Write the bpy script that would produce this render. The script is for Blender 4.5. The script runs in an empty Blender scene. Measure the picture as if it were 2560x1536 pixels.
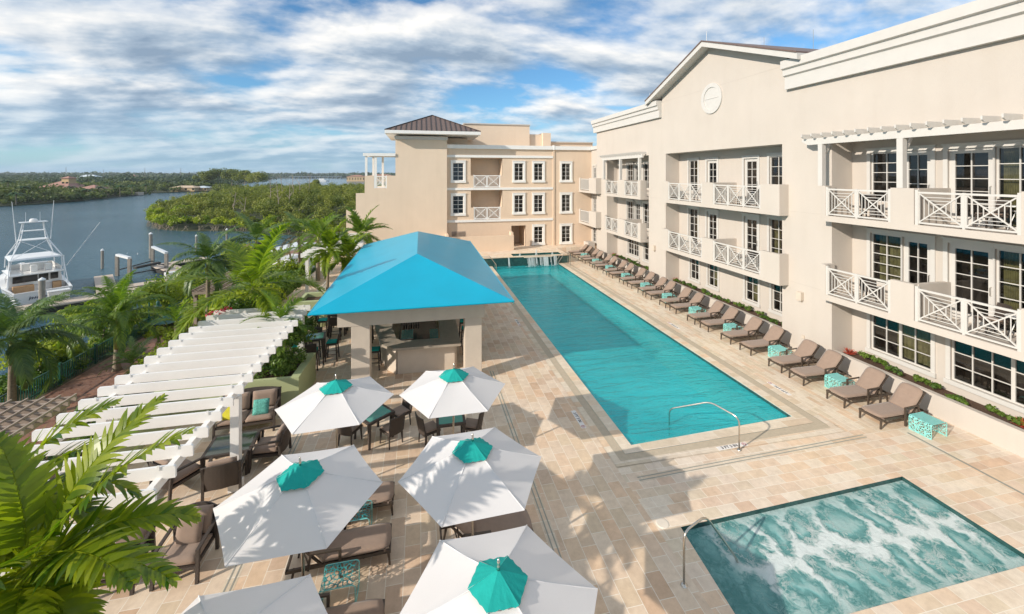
import bpy, bmesh, math, random
import numpy as np
from mathutils import Vector, Matrix
random.seed(7); RNG = np.random.default_rng(11)
S = bpy.context.scene
COL = S.collection
R = math.radians
# ------------------------------------------------------------------ camera model
F, CX, HY, H = 1050.0, 1280.0, 436.0, 7.6
YAW = math.atan(228 / F)
cc, ss = math.cos(YAW), math.sin(YAW)
def at(px, py, z=0.0):
    d = F * (H - z) / (py - HY); x = (px - CX) / F * d
    return (x * cc + d * ss, -x * ss + d * cc)
def atd(px, py, d):
    x = (px - CX) / F * d
    return (x * cc + d * ss, -x * ss + d * cc, H - (py - HY) * d / F)
# ------------------------------------------------------------------ object helpers
ORG = {}
def tag(o, label=None, cat=None, group=None, kind=None):
    if label: o['label'] = label
    if cat: o['category'] = cat
    if group: o['group'] = group
    if kind: o['kind'] = kind
    return o
def thing(name, loc=(0, 0, 0), label=None, cat=None, group=None, rz=0):
    o = bpy.data.objects.new(name, None); COL.objects.link(o)
    o.empty_display_size = .2
    o.location = loc; o.rotation_euler = (0, 0, rz)
    ORG[o.name] = Vector(loc)
    return tag(o, label, cat, group)
def link(name, me, parent=None):
    o = bpy.data.objects.new(name, me); COL.objects.link(o)
    if parent: o.parent = parent
    return o
def dup(o, loc=None, rz=None, label=None, parent=None):
    c = o.copy(); COL.objects.link(c); c.parent = parent
    if loc is not None: c.location = loc
    if rz is not None: c.rotation_euler = (0, 0, rz)
    if label: c['label'] = label
    for ch in list(o.children): dup(ch, parent=c)
    return c
class MB:
    def __init__(s): s.v = []; s.f = []; s.uv = None
    def add(s, vs, fs):
        n = len(s.v); s.v += [tuple(a) for a in vs]; s.f += [tuple(i + n for i in f) for f in fs]; return s
    def box(s, x0, x1, y0, y1, z0, z1, M=None):
        vs = [(x, y, z) for z in (z0, z1) for y in (y0, y1) for x in (x0, x1)]
        if M is not None: vs = [tuple(M @ Vector(a)) for a in vs]
        return s.add(vs, [(0, 2, 3, 1), (4, 5, 7, 6), (0, 1, 5, 4), (2, 6, 7, 3), (0, 4, 6, 2), (1, 3, 7, 5)])
    def bar(s, p, q, w, h, up=(0, 0, 1), w2=None, h2=None):
        p = Vector(p); q = Vector(q); d = (q - p).normalized(); u = Vector(up)
        a = d.cross(u)
        if a.length < 1e-4: a = d.cross(Vector((1, 0, 0)))
        a.normalize(); b = a.cross(d).normalized()
        w2 = w if w2 is None else w2; h2 = h if h2 is None else h2
        vs = []
        for c, ww, hh in ((p, w, h), (q, w2, h2)):
            for i, j in ((-1, -1), (1, -1), (1, 1), (-1, 1)): vs.append(c + a * i * ww / 2 + b * j * hh / 2)
        return s.add(vs, [(0, 1, 2, 3), (7, 6, 5, 4), (0, 4, 5, 1), (1, 5, 6, 2), (2, 6, 7, 3), (3, 7, 4, 0)])
    def tube(s, pts, r, n=8, r2=None, cap=True):
        pts = [Vector(p) for p in pts]; m = len(pts); rings = []
        N = None; vs = []; fs = []
        for i, p in enumerate(pts):
            t = (pts[min(i + 1, m - 1)] - pts[max(i - 1, 0)]).normalized()
            if N is None:
                N = t.orthogonal().normalized()
            else:
                N = (N - t * N.dot(t)).normalized()
            B = t.cross(N); rr = r if r2 is None else r + (r2 - r) * i / (m - 1)
            if isinstance(r, (list, tuple)): rr = r[i]
            for k in range(n):
                a = 2 * math.pi * k / n
                vs.append(p + N * math.cos(a) * rr + B * math.sin(a) * rr)
        for i in range(m - 1):
            for k in range(n):
                k2 = (k + 1) % n
                fs.append((i * n + k, i * n + k2, (i + 1) * n + k2, (i + 1) * n + k))
        if cap:
            fs.append(tuple(range(n))[::-1]); fs.append(tuple((m - 1) * n + k for k in range(n)))
        return s.add(vs, fs)
    def lathe(s, prof, c=(0, 0, 0), n=16):
        vs = []; fs = []
        for r, z in prof:
            for k in range(n):
                a = 2 * math.pi * k / n; vs.append((c[0] + r * math.cos(a), c[1] + r * math.sin(a), c[2] + z))
        for i in range(len(prof) - 1):
            for k in range(n):
                k2 = (k + 1) % n; fs.append((i * n + k, i * n + k2, (i + 1) * n + k2, (i + 1) * n + k))
        return s.add(vs, fs)
    def prism(s, poly, z0, z1):
        n = len(poly)
        vs = [(x, y, z0) for x, y in poly] + [(x, y, z1) for x, y in poly]
        return s.add(vs, [tuple(range(n))[::-1], tuple(range(n, 2 * n))] + [(i, (i + 1) % n, (i + 1) % n + n, i + n) for i in range(n)])
    def extr(s, prof, axis, a0, a1):
        # prof: list of (u, z); axis 'y' : u is x, extruded along y ; axis 'x' : u is y
        n = len(prof)
        if axis == 'y': vs = [(u, a0, z) for u, z in prof] + [(u, a1, z) for u, z in prof]
        else: vs = [(a0, u, z) for u, z in prof] + [(a1, u, z) for u, z in prof]
        return s.add(vs, [tuple(range(n))[::-1], tuple(range(n, 2 * n))] + [(i, (i + 1) % n, (i + 1) % n + n, i + n) for i in range(n)])
    def quad(s, *p): return s.add(p, [tuple(range(len(p)))])
    def build(s, name, mat, parent=None, world=False, smooth=False, bevel=0, seg=2, sub=0):
        vs = s.v
        if world and parent is not None:
            o0 = ORG[parent.name]; vs = [(a[0] - o0.x, a[1] - o0.y, a[2] - o0.z) for a in vs]
        me = bpy.data.meshes.new(name); me.from_pydata(vs, [], s.f); me.validate()
        bm = bmesh.new(); bm.from_mesh(me)
        bmesh.ops.recalc_face_normals(bm, faces=bm.faces)
        if bevel:
            bmesh.ops.remove_doubles(bm, verts=bm.verts, dist=1e-5)
            bmesh.ops.bevel(bm, geom=bm.edges[:], offset=bevel, segments=seg, affect='EDGES', profile=.6)
        if sub:
            bmesh.ops.remove_doubles(bm, verts=bm.verts, dist=1e-5)
            bmesh.ops.subdivide_edges(bm, edges=bm.edges[:], cuts=sub, use_grid_fill=True, smooth=0)
        zs_ = [v.co.z for v in bm.verts]
        if zs_ and max(zs_) - min(zs_) < 1e-3 and sum(f.normal.z for f in bm.faces) < 0: bmesh.ops.reverse_faces(bm, faces=bm.faces)
        bm.to_mesh(me); bm.free()
        if smooth:
            for p in me.polygons: p.use_smooth = True
        me.materials.append(mat)
        o = link(name, me, parent)
        ORG[o.name] = ORG[parent.name].copy() if parent is not None else Vector((0, 0, 0))
        return o
def cushion(L, W, T, rad=.05, round_end=0, nx=10, ny=8):
    """soft box from x 0..L, y -W/2..W/2, z 0..T; round_end narrows the corners at x=0"""
    m = MB(); bm = bmesh.new()
    bmesh.ops.create_grid(bm, x_segments=nx, y_segments=ny, size=.5)
    vs = []; idx = {}
    top = []
    for v in bm.verts: v.co.x += .5
    pts = [(v.co.x, v.co.y) for v in bm.verts]; fs = [[v.index for v in f.verts] for f in bm.faces]
    bm.free()
    def loc(u, v, sgn):
        x = u * L; y = v * W
        if round_end and u < .25:
            k = 1 - (1 - u / .25) ** 2 * round_end; y *= k
            x += abs(v * 2) ** 3 * .04 * (1 - u / .25)
        e = min(u * L, (1 - u) * L, (.5 - abs(v)) * W) / rad
        e = max(0, min(1, e)); z = T / 2 + sgn * T / 2 * (.35 + .65 * math.sqrt(1 - (1 - e) ** 2))
        return (x, y, z)
    n = len(pts)
    A = [loc(u, v, 1) for u, v in pts]; B = [loc(u, v, -1) for u, v in pts]
    F_ = [tuple(f) for f in fs] + [tuple(i + n for i in f[::-1]) for f in fs]
    # side strip
    from collections import Counter
    ed = Counter()
    for f in fs:
        for i in range(4): ed[tuple(sorted((f[i], f[(i + 1) % 4])))] += 1
    for (a, b), k in ed.items():
        if k == 1: F_.append((a, b, b + n, a + n))
    m.add(A + B, F_); return m
# ------------------------------------------------------------------ materials
MATS = {}
def nt(name):
    m = bpy.data.materials.new(name); m.use_nodes = True; t = m.node_tree; t.nodes.clear()
    o = t.nodes.new('ShaderNodeOutputMaterial'); return m, t, o
def N(t, ty, **k):
    n = t.nodes.new(ty)
    for a, b in k.items():
        if a.startswith('i_'):
            key = a[2:]; key = int(key) if key.isdigit() else key.replace('_', ' ')
            n.inputs[key].default_value = b
        else: setattr(n, a, b)
    return n
def ramp(t, pts, fac=None, interp='LINEAR'):
    n = t.nodes.new('ShaderNodeValToRGB'); e = n.color_ramp.elements; n.color_ramp.interpolation = interp
    while len(e) < len(pts): e.new(.5)
    for k, (p, c) in enumerate(pts):
        e[k].position = p; e[k].color = (c if len(c) == 4 else (*c, 1)) if hasattr(c, '__len__') else (c, c, c, 1)
    if fac is not None: t.links.new(fac, n.inputs[0])
    return n
def mixc(t, fac, a, b, mode='MIX'):
    n = t.nodes.new('ShaderNodeMix'); n.data_type = 'RGBA'; n.blend_type = mode
    for i, x in ((0, fac), (6, a), (7, b)):
        if hasattr(x, 'links') or hasattr(x, 'is_linked'): t.links.new(x, n.inputs[i])
        elif i == 0: n.inputs[0].default_value = x
        else: n.inputs[i].default_value = (*x, 1) if len(x) == 3 else x
    return n.outputs[2]
def col4(c): return (*c, 1)
def plain(name, c, rough=.5, metal=0, var=.08, vscale=3, bump=0, bscale=60, spec=.5, sheen=0, coat=0):
    if name in MATS: return MATS[name]
    m, t, o = nt(name); b = N(t, 'ShaderNodeBsdfPrincipled'); t.links.new(b.outputs[0], o.inputs[0])
    tc = N(t, 'ShaderNodeTexCoord')
    n = N(t, 'ShaderNodeTexNoise', i_Scale=vscale, i_Detail=5, i_Roughness=.6); t.links.new(tc.outputs['Object'], n.inputs['Vector'])
    r = ramp(t, [(.3, tuple(x * (1 - var) for x in c)), (.7, tuple(min(1, x * (1 + var)) for x in c))], n.outputs[0])
    t.links.new(r.outputs[0], b.inputs['Base Color'])
    b.inputs['Roughness'].default_value = rough; b.inputs['Metallic'].default_value = metal
    b.inputs['Specular IOR Level'].default_value = spec
    if coat: b.inputs['Coat Weight'].default_value = coat; b.inputs['Coat Roughness'].default_value = .08
    if sheen: b.inputs['Sheen Weight'].default_value = sheen
    if bump:
        n2 = N(t, 'ShaderNodeTexNoise', i_Scale=bscale, i_Detail=3); t.links.new(tc.outputs['Object'], n2.inputs['Vector'])
        bp = N(t, 'ShaderNodeBump', i_Strength=bump, i_Distance=.02); t.links.new(n2.outputs[0], bp.inputs['Height'])
        t.links.new(bp.outputs[0], b.inputs['Normal'])
    MATS[name] = m; return m
def stucco(name, c):
    m, t, o = nt(name); b = N(t, 'ShaderNodeBsdfPrincipled'); t.links.new(b.outputs[0], o.inputs[0])
    g = N(t, 'ShaderNodeNewGeometry')
    n = N(t, 'ShaderNodeTexNoise', i_Scale=.5, i_Detail=6, i_Roughness=.65); t.links.new(g.outputs['Position'], n.inputs['Vector'])
    mp = N(t, 'ShaderNodeMapping'); mp.inputs['Scale'].default_value = (2.2, 2.2, .18)
    t.links.new(g.outputs['Position'], mp.inputs[0])
    n3 = N(t, 'ShaderNodeTexNoise', i_Scale=1.2, i_Detail=6, i_Roughness=.6); t.links.new(mp.outputs[0], n3.inputs['Vector'])
    r = ramp(t, [(.3, tuple(x * .955 for x in c)), (.7, tuple(x * 1.03 for x in c))], n.outputs[0])
    r3 = ramp(t, [(.45, (1, 1, 1)), (.8, (.965, .96, .95))], n3.outputs[0])
    mc = mixc(t, 1.0, r.outputs[0], r3.outputs[0], 'MULTIPLY')
    t.links.new(mc, b.inputs['Base Color']); b.inputs['Roughness'].default_value = .85
    b.inputs['Specular IOR Level'].default_value = .2
    n2 = N(t, 'ShaderNodeTexNoise', i_Scale=28, i_Detail=4); t.links.new(g.outputs['Position'], n2.inputs['Vector'])
    bp = N(t, 'ShaderNodeBump', i_Strength=.25, i_Distance=.02); t.links.new(n2.outputs[0], bp.inputs['Height'])
    t.links.new(bp.outputs[0], b.inputs['Normal'])
    return m
def travertine(name, rot, bw=.6, bh=.3, c1=(.66, .52, .40), c2=(.80, .68, .54), off=.5, mortar=(.86, .79, .68), light=1.0):
    m, t, o = nt(name); b = N(t, 'ShaderNodeBsdfPrincipled'); t.links.new(b.outputs[0], o.inputs[0])
    g = N(t, 'ShaderNodeNewGeometry')
    mp = N(t, 'ShaderNodeMapping'); mp.inputs['Rotation'].default_value = (0, 0, rot)
    t.links.new(g.outputs['Position'], mp.inputs[0])
    br = N(t, 'ShaderNodeTexBrick', offset=off, i_Scale=1.0)
    br.inputs['Brick Width'].default_value = bw; br.inputs['Row Height'].default_value = bh
    br.inputs['Mortar Size'].default_value = .006; br.inputs['Mortar Smooth'].default_value = .3; br.inputs['Bias'].default_value = -.05
    br.inputs['Color1'].default_value = (0, 0, 0, 1); br.inputs['Color2'].default_value = (1, 1, 1, 1); br.inputs['Mortar'].default_value = (.5, .5, .5, 1)
    t.links.new(mp.outputs[0], br.inputs['Vector'])
    bl = N(t, 'ShaderNodeTexNoise', i_Scale=.35, i_Detail=4); t.links.new(g.outputs['Position'], bl.inputs['Vector'])
    rb = ramp(t, [(0, tuple(x * light for x in c2)), (.3, tuple(light * (x * .65 + y * .35) for x, y in zip(c2, c1))), (.5, tuple(light * x for x in (c2[0] * .97, c2[1] * .84, c2[2] * .74))), (.72, tuple(light * x for x in (c2[0] * .9, c2[1] * .88, c2[2] * .82))), (.88, tuple(x * light for x in c1)), (1, (c1[0] * .93, c1[1] * .84, c1[2] * .75))], br.outputs['Color'])
    n = N(t, 'ShaderNodeTexNoise', i_Scale=5, i_Detail=8, i_Roughness=.7); t.links.new(mp.outputs[0], n.inputs['Vector'])
    r2 = ramp(t, [(.3, (.86, .83, .80)), (.65, (1.05, 1.04, 1.03))], n.outputs[0])
    c = mixc(t, 1.0, rb.outputs[0], r2.outputs[0], 'MULTIPLY')
    r4 = ramp(t, [(.35, (.93, .92, .93)), (.65, (1.04, 1.03, 1.0))], bl.outputs[0])
    c = mixc(t, 1.0, c, r4.outputs[0], 'MULTIPLY')
    n5 = N(t, 'ShaderNodeTexNoise', i_Scale=1.1, i_Detail=9, i_Roughness=.72); t.links.new(g.outputs['Position'], n5.inputs['Vector'])
    r5 = ramp(t, [(.52, (1, 1, 1)), (.72, (.86, .83, .79))], n5.outputs[0])
    c = mixc(t, 1.0, c, r5.outputs[0], 'MULTIPLY')
    c = mixc(t, br.outputs['Fac'], c, tuple(x * light for x in mortar))
    t.links.new(c, b.inputs['Base Color']); b.inputs['Roughness'].default_value = .62
    b.inputs['Specular IOR Level'].default_value = .35
    bp = N(t, 'ShaderNodeBump', i_Strength=.25, i_Distance=.01, invert=True); t.links.new(br.outputs['Fac'], bp.inputs['Height'])
    t.links.new(bp.outputs[0], b.inputs['Normal'])
    return m
def leafmat(name, c, c2, var_scale=.5, trans=.35, rough=.45, spec=.4):
    m, t, o = nt(name); b = N(t, 'ShaderNodeBsdfPrincipled'); tr = N(t, 'ShaderNodeBsdfTranslucent')
    g = N(t, 'ShaderNodeNewGeometry'); oi = N(t, 'ShaderNodeObjectInfo')
    at_ = N(t, 'ShaderNodeAttribute', attribute_name='tint')
    n = N(t, 'ShaderNodeTexNoise', i_Scale=var_scale, i_Detail=5, i_Roughness=.7); t.links.new(g.outputs['Position'], n.inputs['Vector'])
    ad = N(t, 'ShaderNodeMath', operation='ADD'); t.links.new(n.outputs[0], ad.inputs[0])
    mu = N(t, 'ShaderNodeMath', operation='MULTIPLY_ADD'); mu.inputs[1].default_value = 1.0; mu.inputs[2].default_value = -.5
    t.links.new(at_.outputs['Fac'], mu.inputs[0]); t.links.new(mu.outputs[0], ad.inputs[1])
    r = ramp(t, [(.1, c), (.5, tuple((x + y) / 2 for x, y in zip(c, c2))), (.9, c2)], ad.outputs[0])
    t.links.new(r.outputs[0], b.inputs['Base Color'])
    mm = mixc(t, 1.0, r.outputs[0], (1.3, 1.45, .6), 'MULTIPLY')
    t.links.new(mm, tr.inputs[0])
    b.inputs['Roughness'].default_value = rough; b.inputs['Specular IOR Level'].default_value = spec
    mx = N(t, 'ShaderNodeMixShader'); mx.inputs[0].default_value = trans
    t.links.new(b.outputs[0], mx.inputs[1]); t.links.new(tr.outputs[0], mx.inputs[2]); t.links.new(mx.outputs[0], o.inputs[0])
    MATS[name] = m; return m
def glassmat(name, tint=(.55, .6, .6), refl=1.0, rough=.02, wav=.0):
    m, t, o = nt(name)
    tr = N(t, 'ShaderNodeBsdfTransparent'); tr.inputs[0].default_value = col4(tint)
    gl = N(t, 'ShaderNodeBsdfGlossy'); gl.inputs['Roughness'].default_value = rough
    lw = N(t, 'ShaderNodeLayerWeight', i_Blend=.5); pw = N(t, 'ShaderNodeMath', operation='POWER'); pw.inputs[1].default_value = 4.0; t.links.new(lw.outputs['Facing'], pw.inputs[0])
    fr = N(t, 'ShaderNodeMath', operation='MULTIPLY_ADD'); fr.inputs[1].default_value = .85; fr.inputs[2].default_value = .085; t.links.new(pw.outputs[0], fr.inputs[0])
    mx = N(t, 'ShaderNodeMixShader'); t.links.new(fr.outputs[0], mx.inputs[0]); t.links.new(tr.outputs[0], mx.inputs[1]); t.links.new(gl.outputs[0], mx.inputs[2])
    if wav:
        g = N(t, 'ShaderNodeNewGeometry'); n = N(t, 'ShaderNodeTexNoise', i_Scale=1.3, i_Detail=2); t.links.new(g.outputs['Position'], n.inputs['Vector'])
        bp = N(t, 'ShaderNodeBump', i_Strength=wav, i_Distance=.05); t.links.new(n.outputs[0], bp.inputs['Height']); t.links.new(bp.outputs[0], gl.inputs['Normal'])
    t.links.new(mx.outputs[0], o.inputs[0]); return m
def poolwater(name, diff, body=.5, tint=(.35, .78, .78), bscale=1.6, bstr=.35, stretch=(1, 1, 1), dark=None):
    m, t, o = nt(name); g = N(t, 'ShaderNodeNewGeometry')
    mp = N(t, 'ShaderNodeMapping'); mp.inputs['Scale'].default_value = stretch; mp.inputs['Rotation'].default_value = (0, 0, R(-20))
    t.links.new(g.outputs['Position'], mp.inputs[0])
    n = N(t, 'ShaderNodeTexNoise', i_Scale=bscale, i_Detail=6, i_Roughness=.6, i_Distortion=.6); t.links.new(mp.outputs[0], n.inputs['Vector'])
    n2 = N(t, 'ShaderNodeTexNoise', i_Scale=bscale * 6, i_Detail=3); t.links.new(mp.outputs[0], n2.inputs['Vector'])
    ad = N(t, 'ShaderNodeMath', operation='MULTIPLY_ADD'); ad.inputs[1].default_value = .25
    t.links.new(n2.outputs[0], ad.inputs[0]); t.links.new(n.outputs[0], ad.inputs[2])
    bp = N(t, 'ShaderNodeBump', i_Strength=bstr, i_Distance=.12); t.links.new(ad.outputs[0], bp.inputs['Height'])
    df = N(t, 'ShaderNodeBsdfDiffuse')
    n4 = N(t, 'ShaderNodeTexNoise', i_Scale=.35, i_Detail=4); t.links.new(g.outputs['Position'], n4.inputs['Vector'])
    r = ramp(t, [(.3, tuple(x * .8 for x in diff)), (.7, tuple(x * 1.15 for x in diff))], n4.outputs[0])
    t.links.new(r.outputs[0], df.inputs[0]); t.links.new(bp.outputs[0], df.inputs['Normal'])
    tr = N(t, 'ShaderNodeBsdfTransparent'); tr.inputs[0].default_value = col4(tint)
    m1 = N(t, 'ShaderNodeMixShader'); m1.inputs[0].default_value = body
    t.links.new(tr.outputs[0], m1.inputs[1]); t.links.new(df.outputs[0], m1.inputs[2])
    gl = N(t, 'ShaderNodeBsdfGlossy'); gl.inputs['Roughness'].default_value = .05; t.links.new(bp.outputs[0], gl.inputs['Normal'])
    fr = N(t, 'ShaderNodeFresnel', i_IOR=1.33); t.links.new(bp.outputs[0], fr.inputs['Normal']); fm = N(t, 'ShaderNodeMath', operation='MULTIPLY'); fm.inputs[1].default_value = .8; t.links.new(fr.outputs[0], fm.inputs[0])
    m2 = N(t, 'ShaderNodeMixShader'); t.links.new(fm.outputs[0], m2.inputs[0]); t.links.new(m1.outputs[0], m2.inputs[1]); t.links.new(gl.outputs[0], m2.inputs[2])
    t.links.new(m2.outputs[0], o.inputs[0]); return m
def lattice(name, c, scale=14, w=.07, rough=.4):
    m, t, o = nt(name); b = N(t, 'ShaderNodeBsdfPrincipled'); b.inputs['Base Color'].default_value = col4(c); b.inputs['Roughness'].default_value = rough
    tc = N(t, 'ShaderNodeTexCoord')
    v = N(t, 'ShaderNodeTexVoronoi', feature='DISTANCE_TO_EDGE', i_Scale=scale); t.links.new(tc.outputs['Object'], v.inputs['Vector'])
    gt = N(t, 'ShaderNodeMath', operation='GREATER_THAN'); gt.inputs[1].default_value = w; t.links.new(v.outputs[0], gt.inputs[0])
    tr = N(t, 'ShaderNodeBsdfTransparent'); mx = N(t, 'ShaderNodeMixShader')
    t.links.new(gt.outputs[0], mx.inputs[0]); t.links.new(b.outputs[0], mx.inputs[1]); t.links.new(tr.outputs[0], mx.inputs[2]); t.links.new(mx.outputs[0], o.inputs[0])
    return m
CREAM = stucco('cream stucco', (.55, .497, .44))
PEACH = stucco('peach stucco', (.76, .60, .455))
TOWERM = stucco('pale peach stucco', (.78, .64, .50))
GREENW = stucco('sage stucco', (.42, .46, .25))
WHITE2 = plain('lightened wing trim', (.86, .85, .82), .45, var=.02)  # same trim white, lightened because the wing catches less sun
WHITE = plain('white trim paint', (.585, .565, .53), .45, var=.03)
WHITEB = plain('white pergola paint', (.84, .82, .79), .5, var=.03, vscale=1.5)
BROWNR = plain('brown metal roof', (.17, .115, .095), .5, metal=.15, var=.1)
SOFFIT = plain('soffit paint', (.62, .58, .52), .7, var=.03)
DARKW = plain('dark wicker', (.060, .045, .036), .55, var=.25, vscale=60, bump=.5, bscale=180)
FRAMEB = plain('bronze frame', (.095, .072, .055), .4, metal=.35, var=.1)
TAUPE = plain('taupe cushion', (.30, .218, .168), .9, var=.06, vscale=8, bump=.15, bscale=220, spec=.15, sheen=.2)
STEEL = plain('brushed steel', (.62, .58, .52), .22, metal=1, var=.04)
TEAL = plain('teal fabric', (.015, .36, .31), .8, var=.08, vscale=6, bump=.2, bscale=30, spec=.2)
BLUEF = plain('blue canopy fabric', (.0, .36, .53), .32, var=.05, vscale=.9, spec=.35, bump=.25, bscale=1.6)
STONE = plain('pale stone cladding', (.60, .52, .43), .6, var=.05, vscale=2)
STONE2 = plain('bar counter stone', (.36, .31, .25), .3, var=.14, vscale=4, spec=.6)
COPING = travertine('coping stone', 0, 1.2, .34, (.72, .62, .49), (.77, .68, .55))
GRATE = plain('overflow grate', (.50, .42, .31), .7, var=.08, vscale=8)
DRAIN = plain('slot drain', (.33, .32, .27), .6, var=.1)
POOLT = plain('pool plaster', (.30, .82, .86), .6, var=.08)
POOLS = plain('pale pool step', (.70, .86, .80), .6, var=.05)
GTILE = plain('green glass tile', (.025, .075, .07), .15, var=.35, vscale=6, spec=.6)
GLASS = glassmat('window glass', (.60, .60, .57), wav=.03)
ROOM = plain('room shade black', (.028, .022, .018), .9, var=.6, vscale=1.5)  # near black colour stands for the unlit room behind the glass
DRAPE = plain('olive drapes', (.24, .23, .11), .9, var=.35, vscale=5)
TGLASS = plain('teal table glass', (.10, .32, .27), .08, var=.05, spec=.8)
DGLASS = plain('dark table glass', (.03, .05, .045), .05, var=.1, spec=1.0)
SOIL = plain('brown mulch', (.09, .05, .03), .95, var=.5, vscale=30, bump=.6, bscale=60)
WOODG = plain('weathered grey wood', (.36, .29, .235), .8, var=.15, vscale=4)
DOCKM = plain('dock boards', (.52, .43, .35), .8, var=.1, vscale=3)
CONC = plain('grey pile', (.30, .27, .23), .8, var=.2)
TRUNK = plain('palm trunk grey', (.26, .21, .15), .85, var=.25, vscale=14, bump=.5, bscale=25)
SHAFT = plain('palm crownshaft', (.33, .34, .09), .5, var=.2, vscale=4)
BARK = plain('pale bark', (.34, .28, .22), .9, var=.3, vscale=9)
HULL = plain('white gelcoat', (.80, .80, .79), .2, var=.02, coat=.4)
BLACKG = plain('black glass', (.02, .018, .016), .08, var=.2)
TEAK = plain('teak', (.40, .24, .12), .6, var=.15)
GREENM = plain('dark green metal', (.015, .10, .075), .4, var=.1)
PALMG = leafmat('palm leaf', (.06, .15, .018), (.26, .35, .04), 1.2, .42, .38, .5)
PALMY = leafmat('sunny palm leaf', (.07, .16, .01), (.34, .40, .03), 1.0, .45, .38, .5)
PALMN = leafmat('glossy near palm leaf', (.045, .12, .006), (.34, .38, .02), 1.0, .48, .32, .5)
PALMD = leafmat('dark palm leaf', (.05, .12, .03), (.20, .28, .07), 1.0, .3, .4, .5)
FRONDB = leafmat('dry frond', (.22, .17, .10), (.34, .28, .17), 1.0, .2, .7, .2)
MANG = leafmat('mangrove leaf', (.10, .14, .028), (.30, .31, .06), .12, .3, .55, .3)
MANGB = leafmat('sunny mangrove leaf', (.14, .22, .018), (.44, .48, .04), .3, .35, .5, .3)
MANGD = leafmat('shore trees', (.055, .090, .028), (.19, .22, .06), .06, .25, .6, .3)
HAZEF = leafmat('far forest', (.055, .095, .06), (.13, .165, .095), .02, .15, .7, .2)  # distance haze put into the leaf colour as a blue cast
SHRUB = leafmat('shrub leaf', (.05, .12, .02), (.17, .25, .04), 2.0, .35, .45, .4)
REDL = plain('red leaf', (.42, .06, .03), .6, var=.4, vscale=20)
PINKF = plain('bougainvillea', (.55, .03, .08), .6, var=.3, vscale=20)
# ------------------------------------------------------------------ wall / window helpers
def PT(ax, c, u, w, z): return (c - w, u, z) if ax == 'X' else (u, c - w, z)
def BX(m, ax, c, u0, u1, w0, w1, z0, z1):
    if ax == 'X': m.box(c - w1, c - w0, u0, u1, z0, z1)
    else: m.box(u0, u1, c - w1, c - w0, z0, z1)
def wallgrid(m, ax, c, u0, u1, z0, z1, holes, D=.14):
    us = sorted({u0, u1} | {h[0] for h in holes} | {h[1] for h in holes}); us = [u for u in us if u0 <= u <= u1]
    zs = sorted({z0, z1} | {h[2] for h in holes} | {h[3] for h in holes}); zs = [z for z in zs if z0 <= z <= z1]
    for a, b in zip(us, us[1:]):
        for p, q in zip(zs, zs[1:]):
            mu, mz = (a + b) / 2, (p + q) / 2
            if any(h[0] < mu < h[1] and h[2] < mz < h[3] for h in holes): continue
            m.quad(PT(ax, c, a, 0, p), PT(ax, c, b, 0, p), PT(ax, c, b, 0, q), PT(ax, c, a, 0, q))
    for h in holes:
        a, b, p, q = h[:4]
        for (ua, za), (ub, zb) in (((a, p), (b, p)), ((b, p), (b, q)), ((b, q), (a, q)), ((a, q), (a, p))):
            m.quad(PT(ax, c, ua, 0, za), PT(ax, c, ub, 0, zb), PT(ax, c, ub, -D, zb), PT(ax, c, ua, -D, za))
wcount = [0]; WM = [WHITE]
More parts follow.
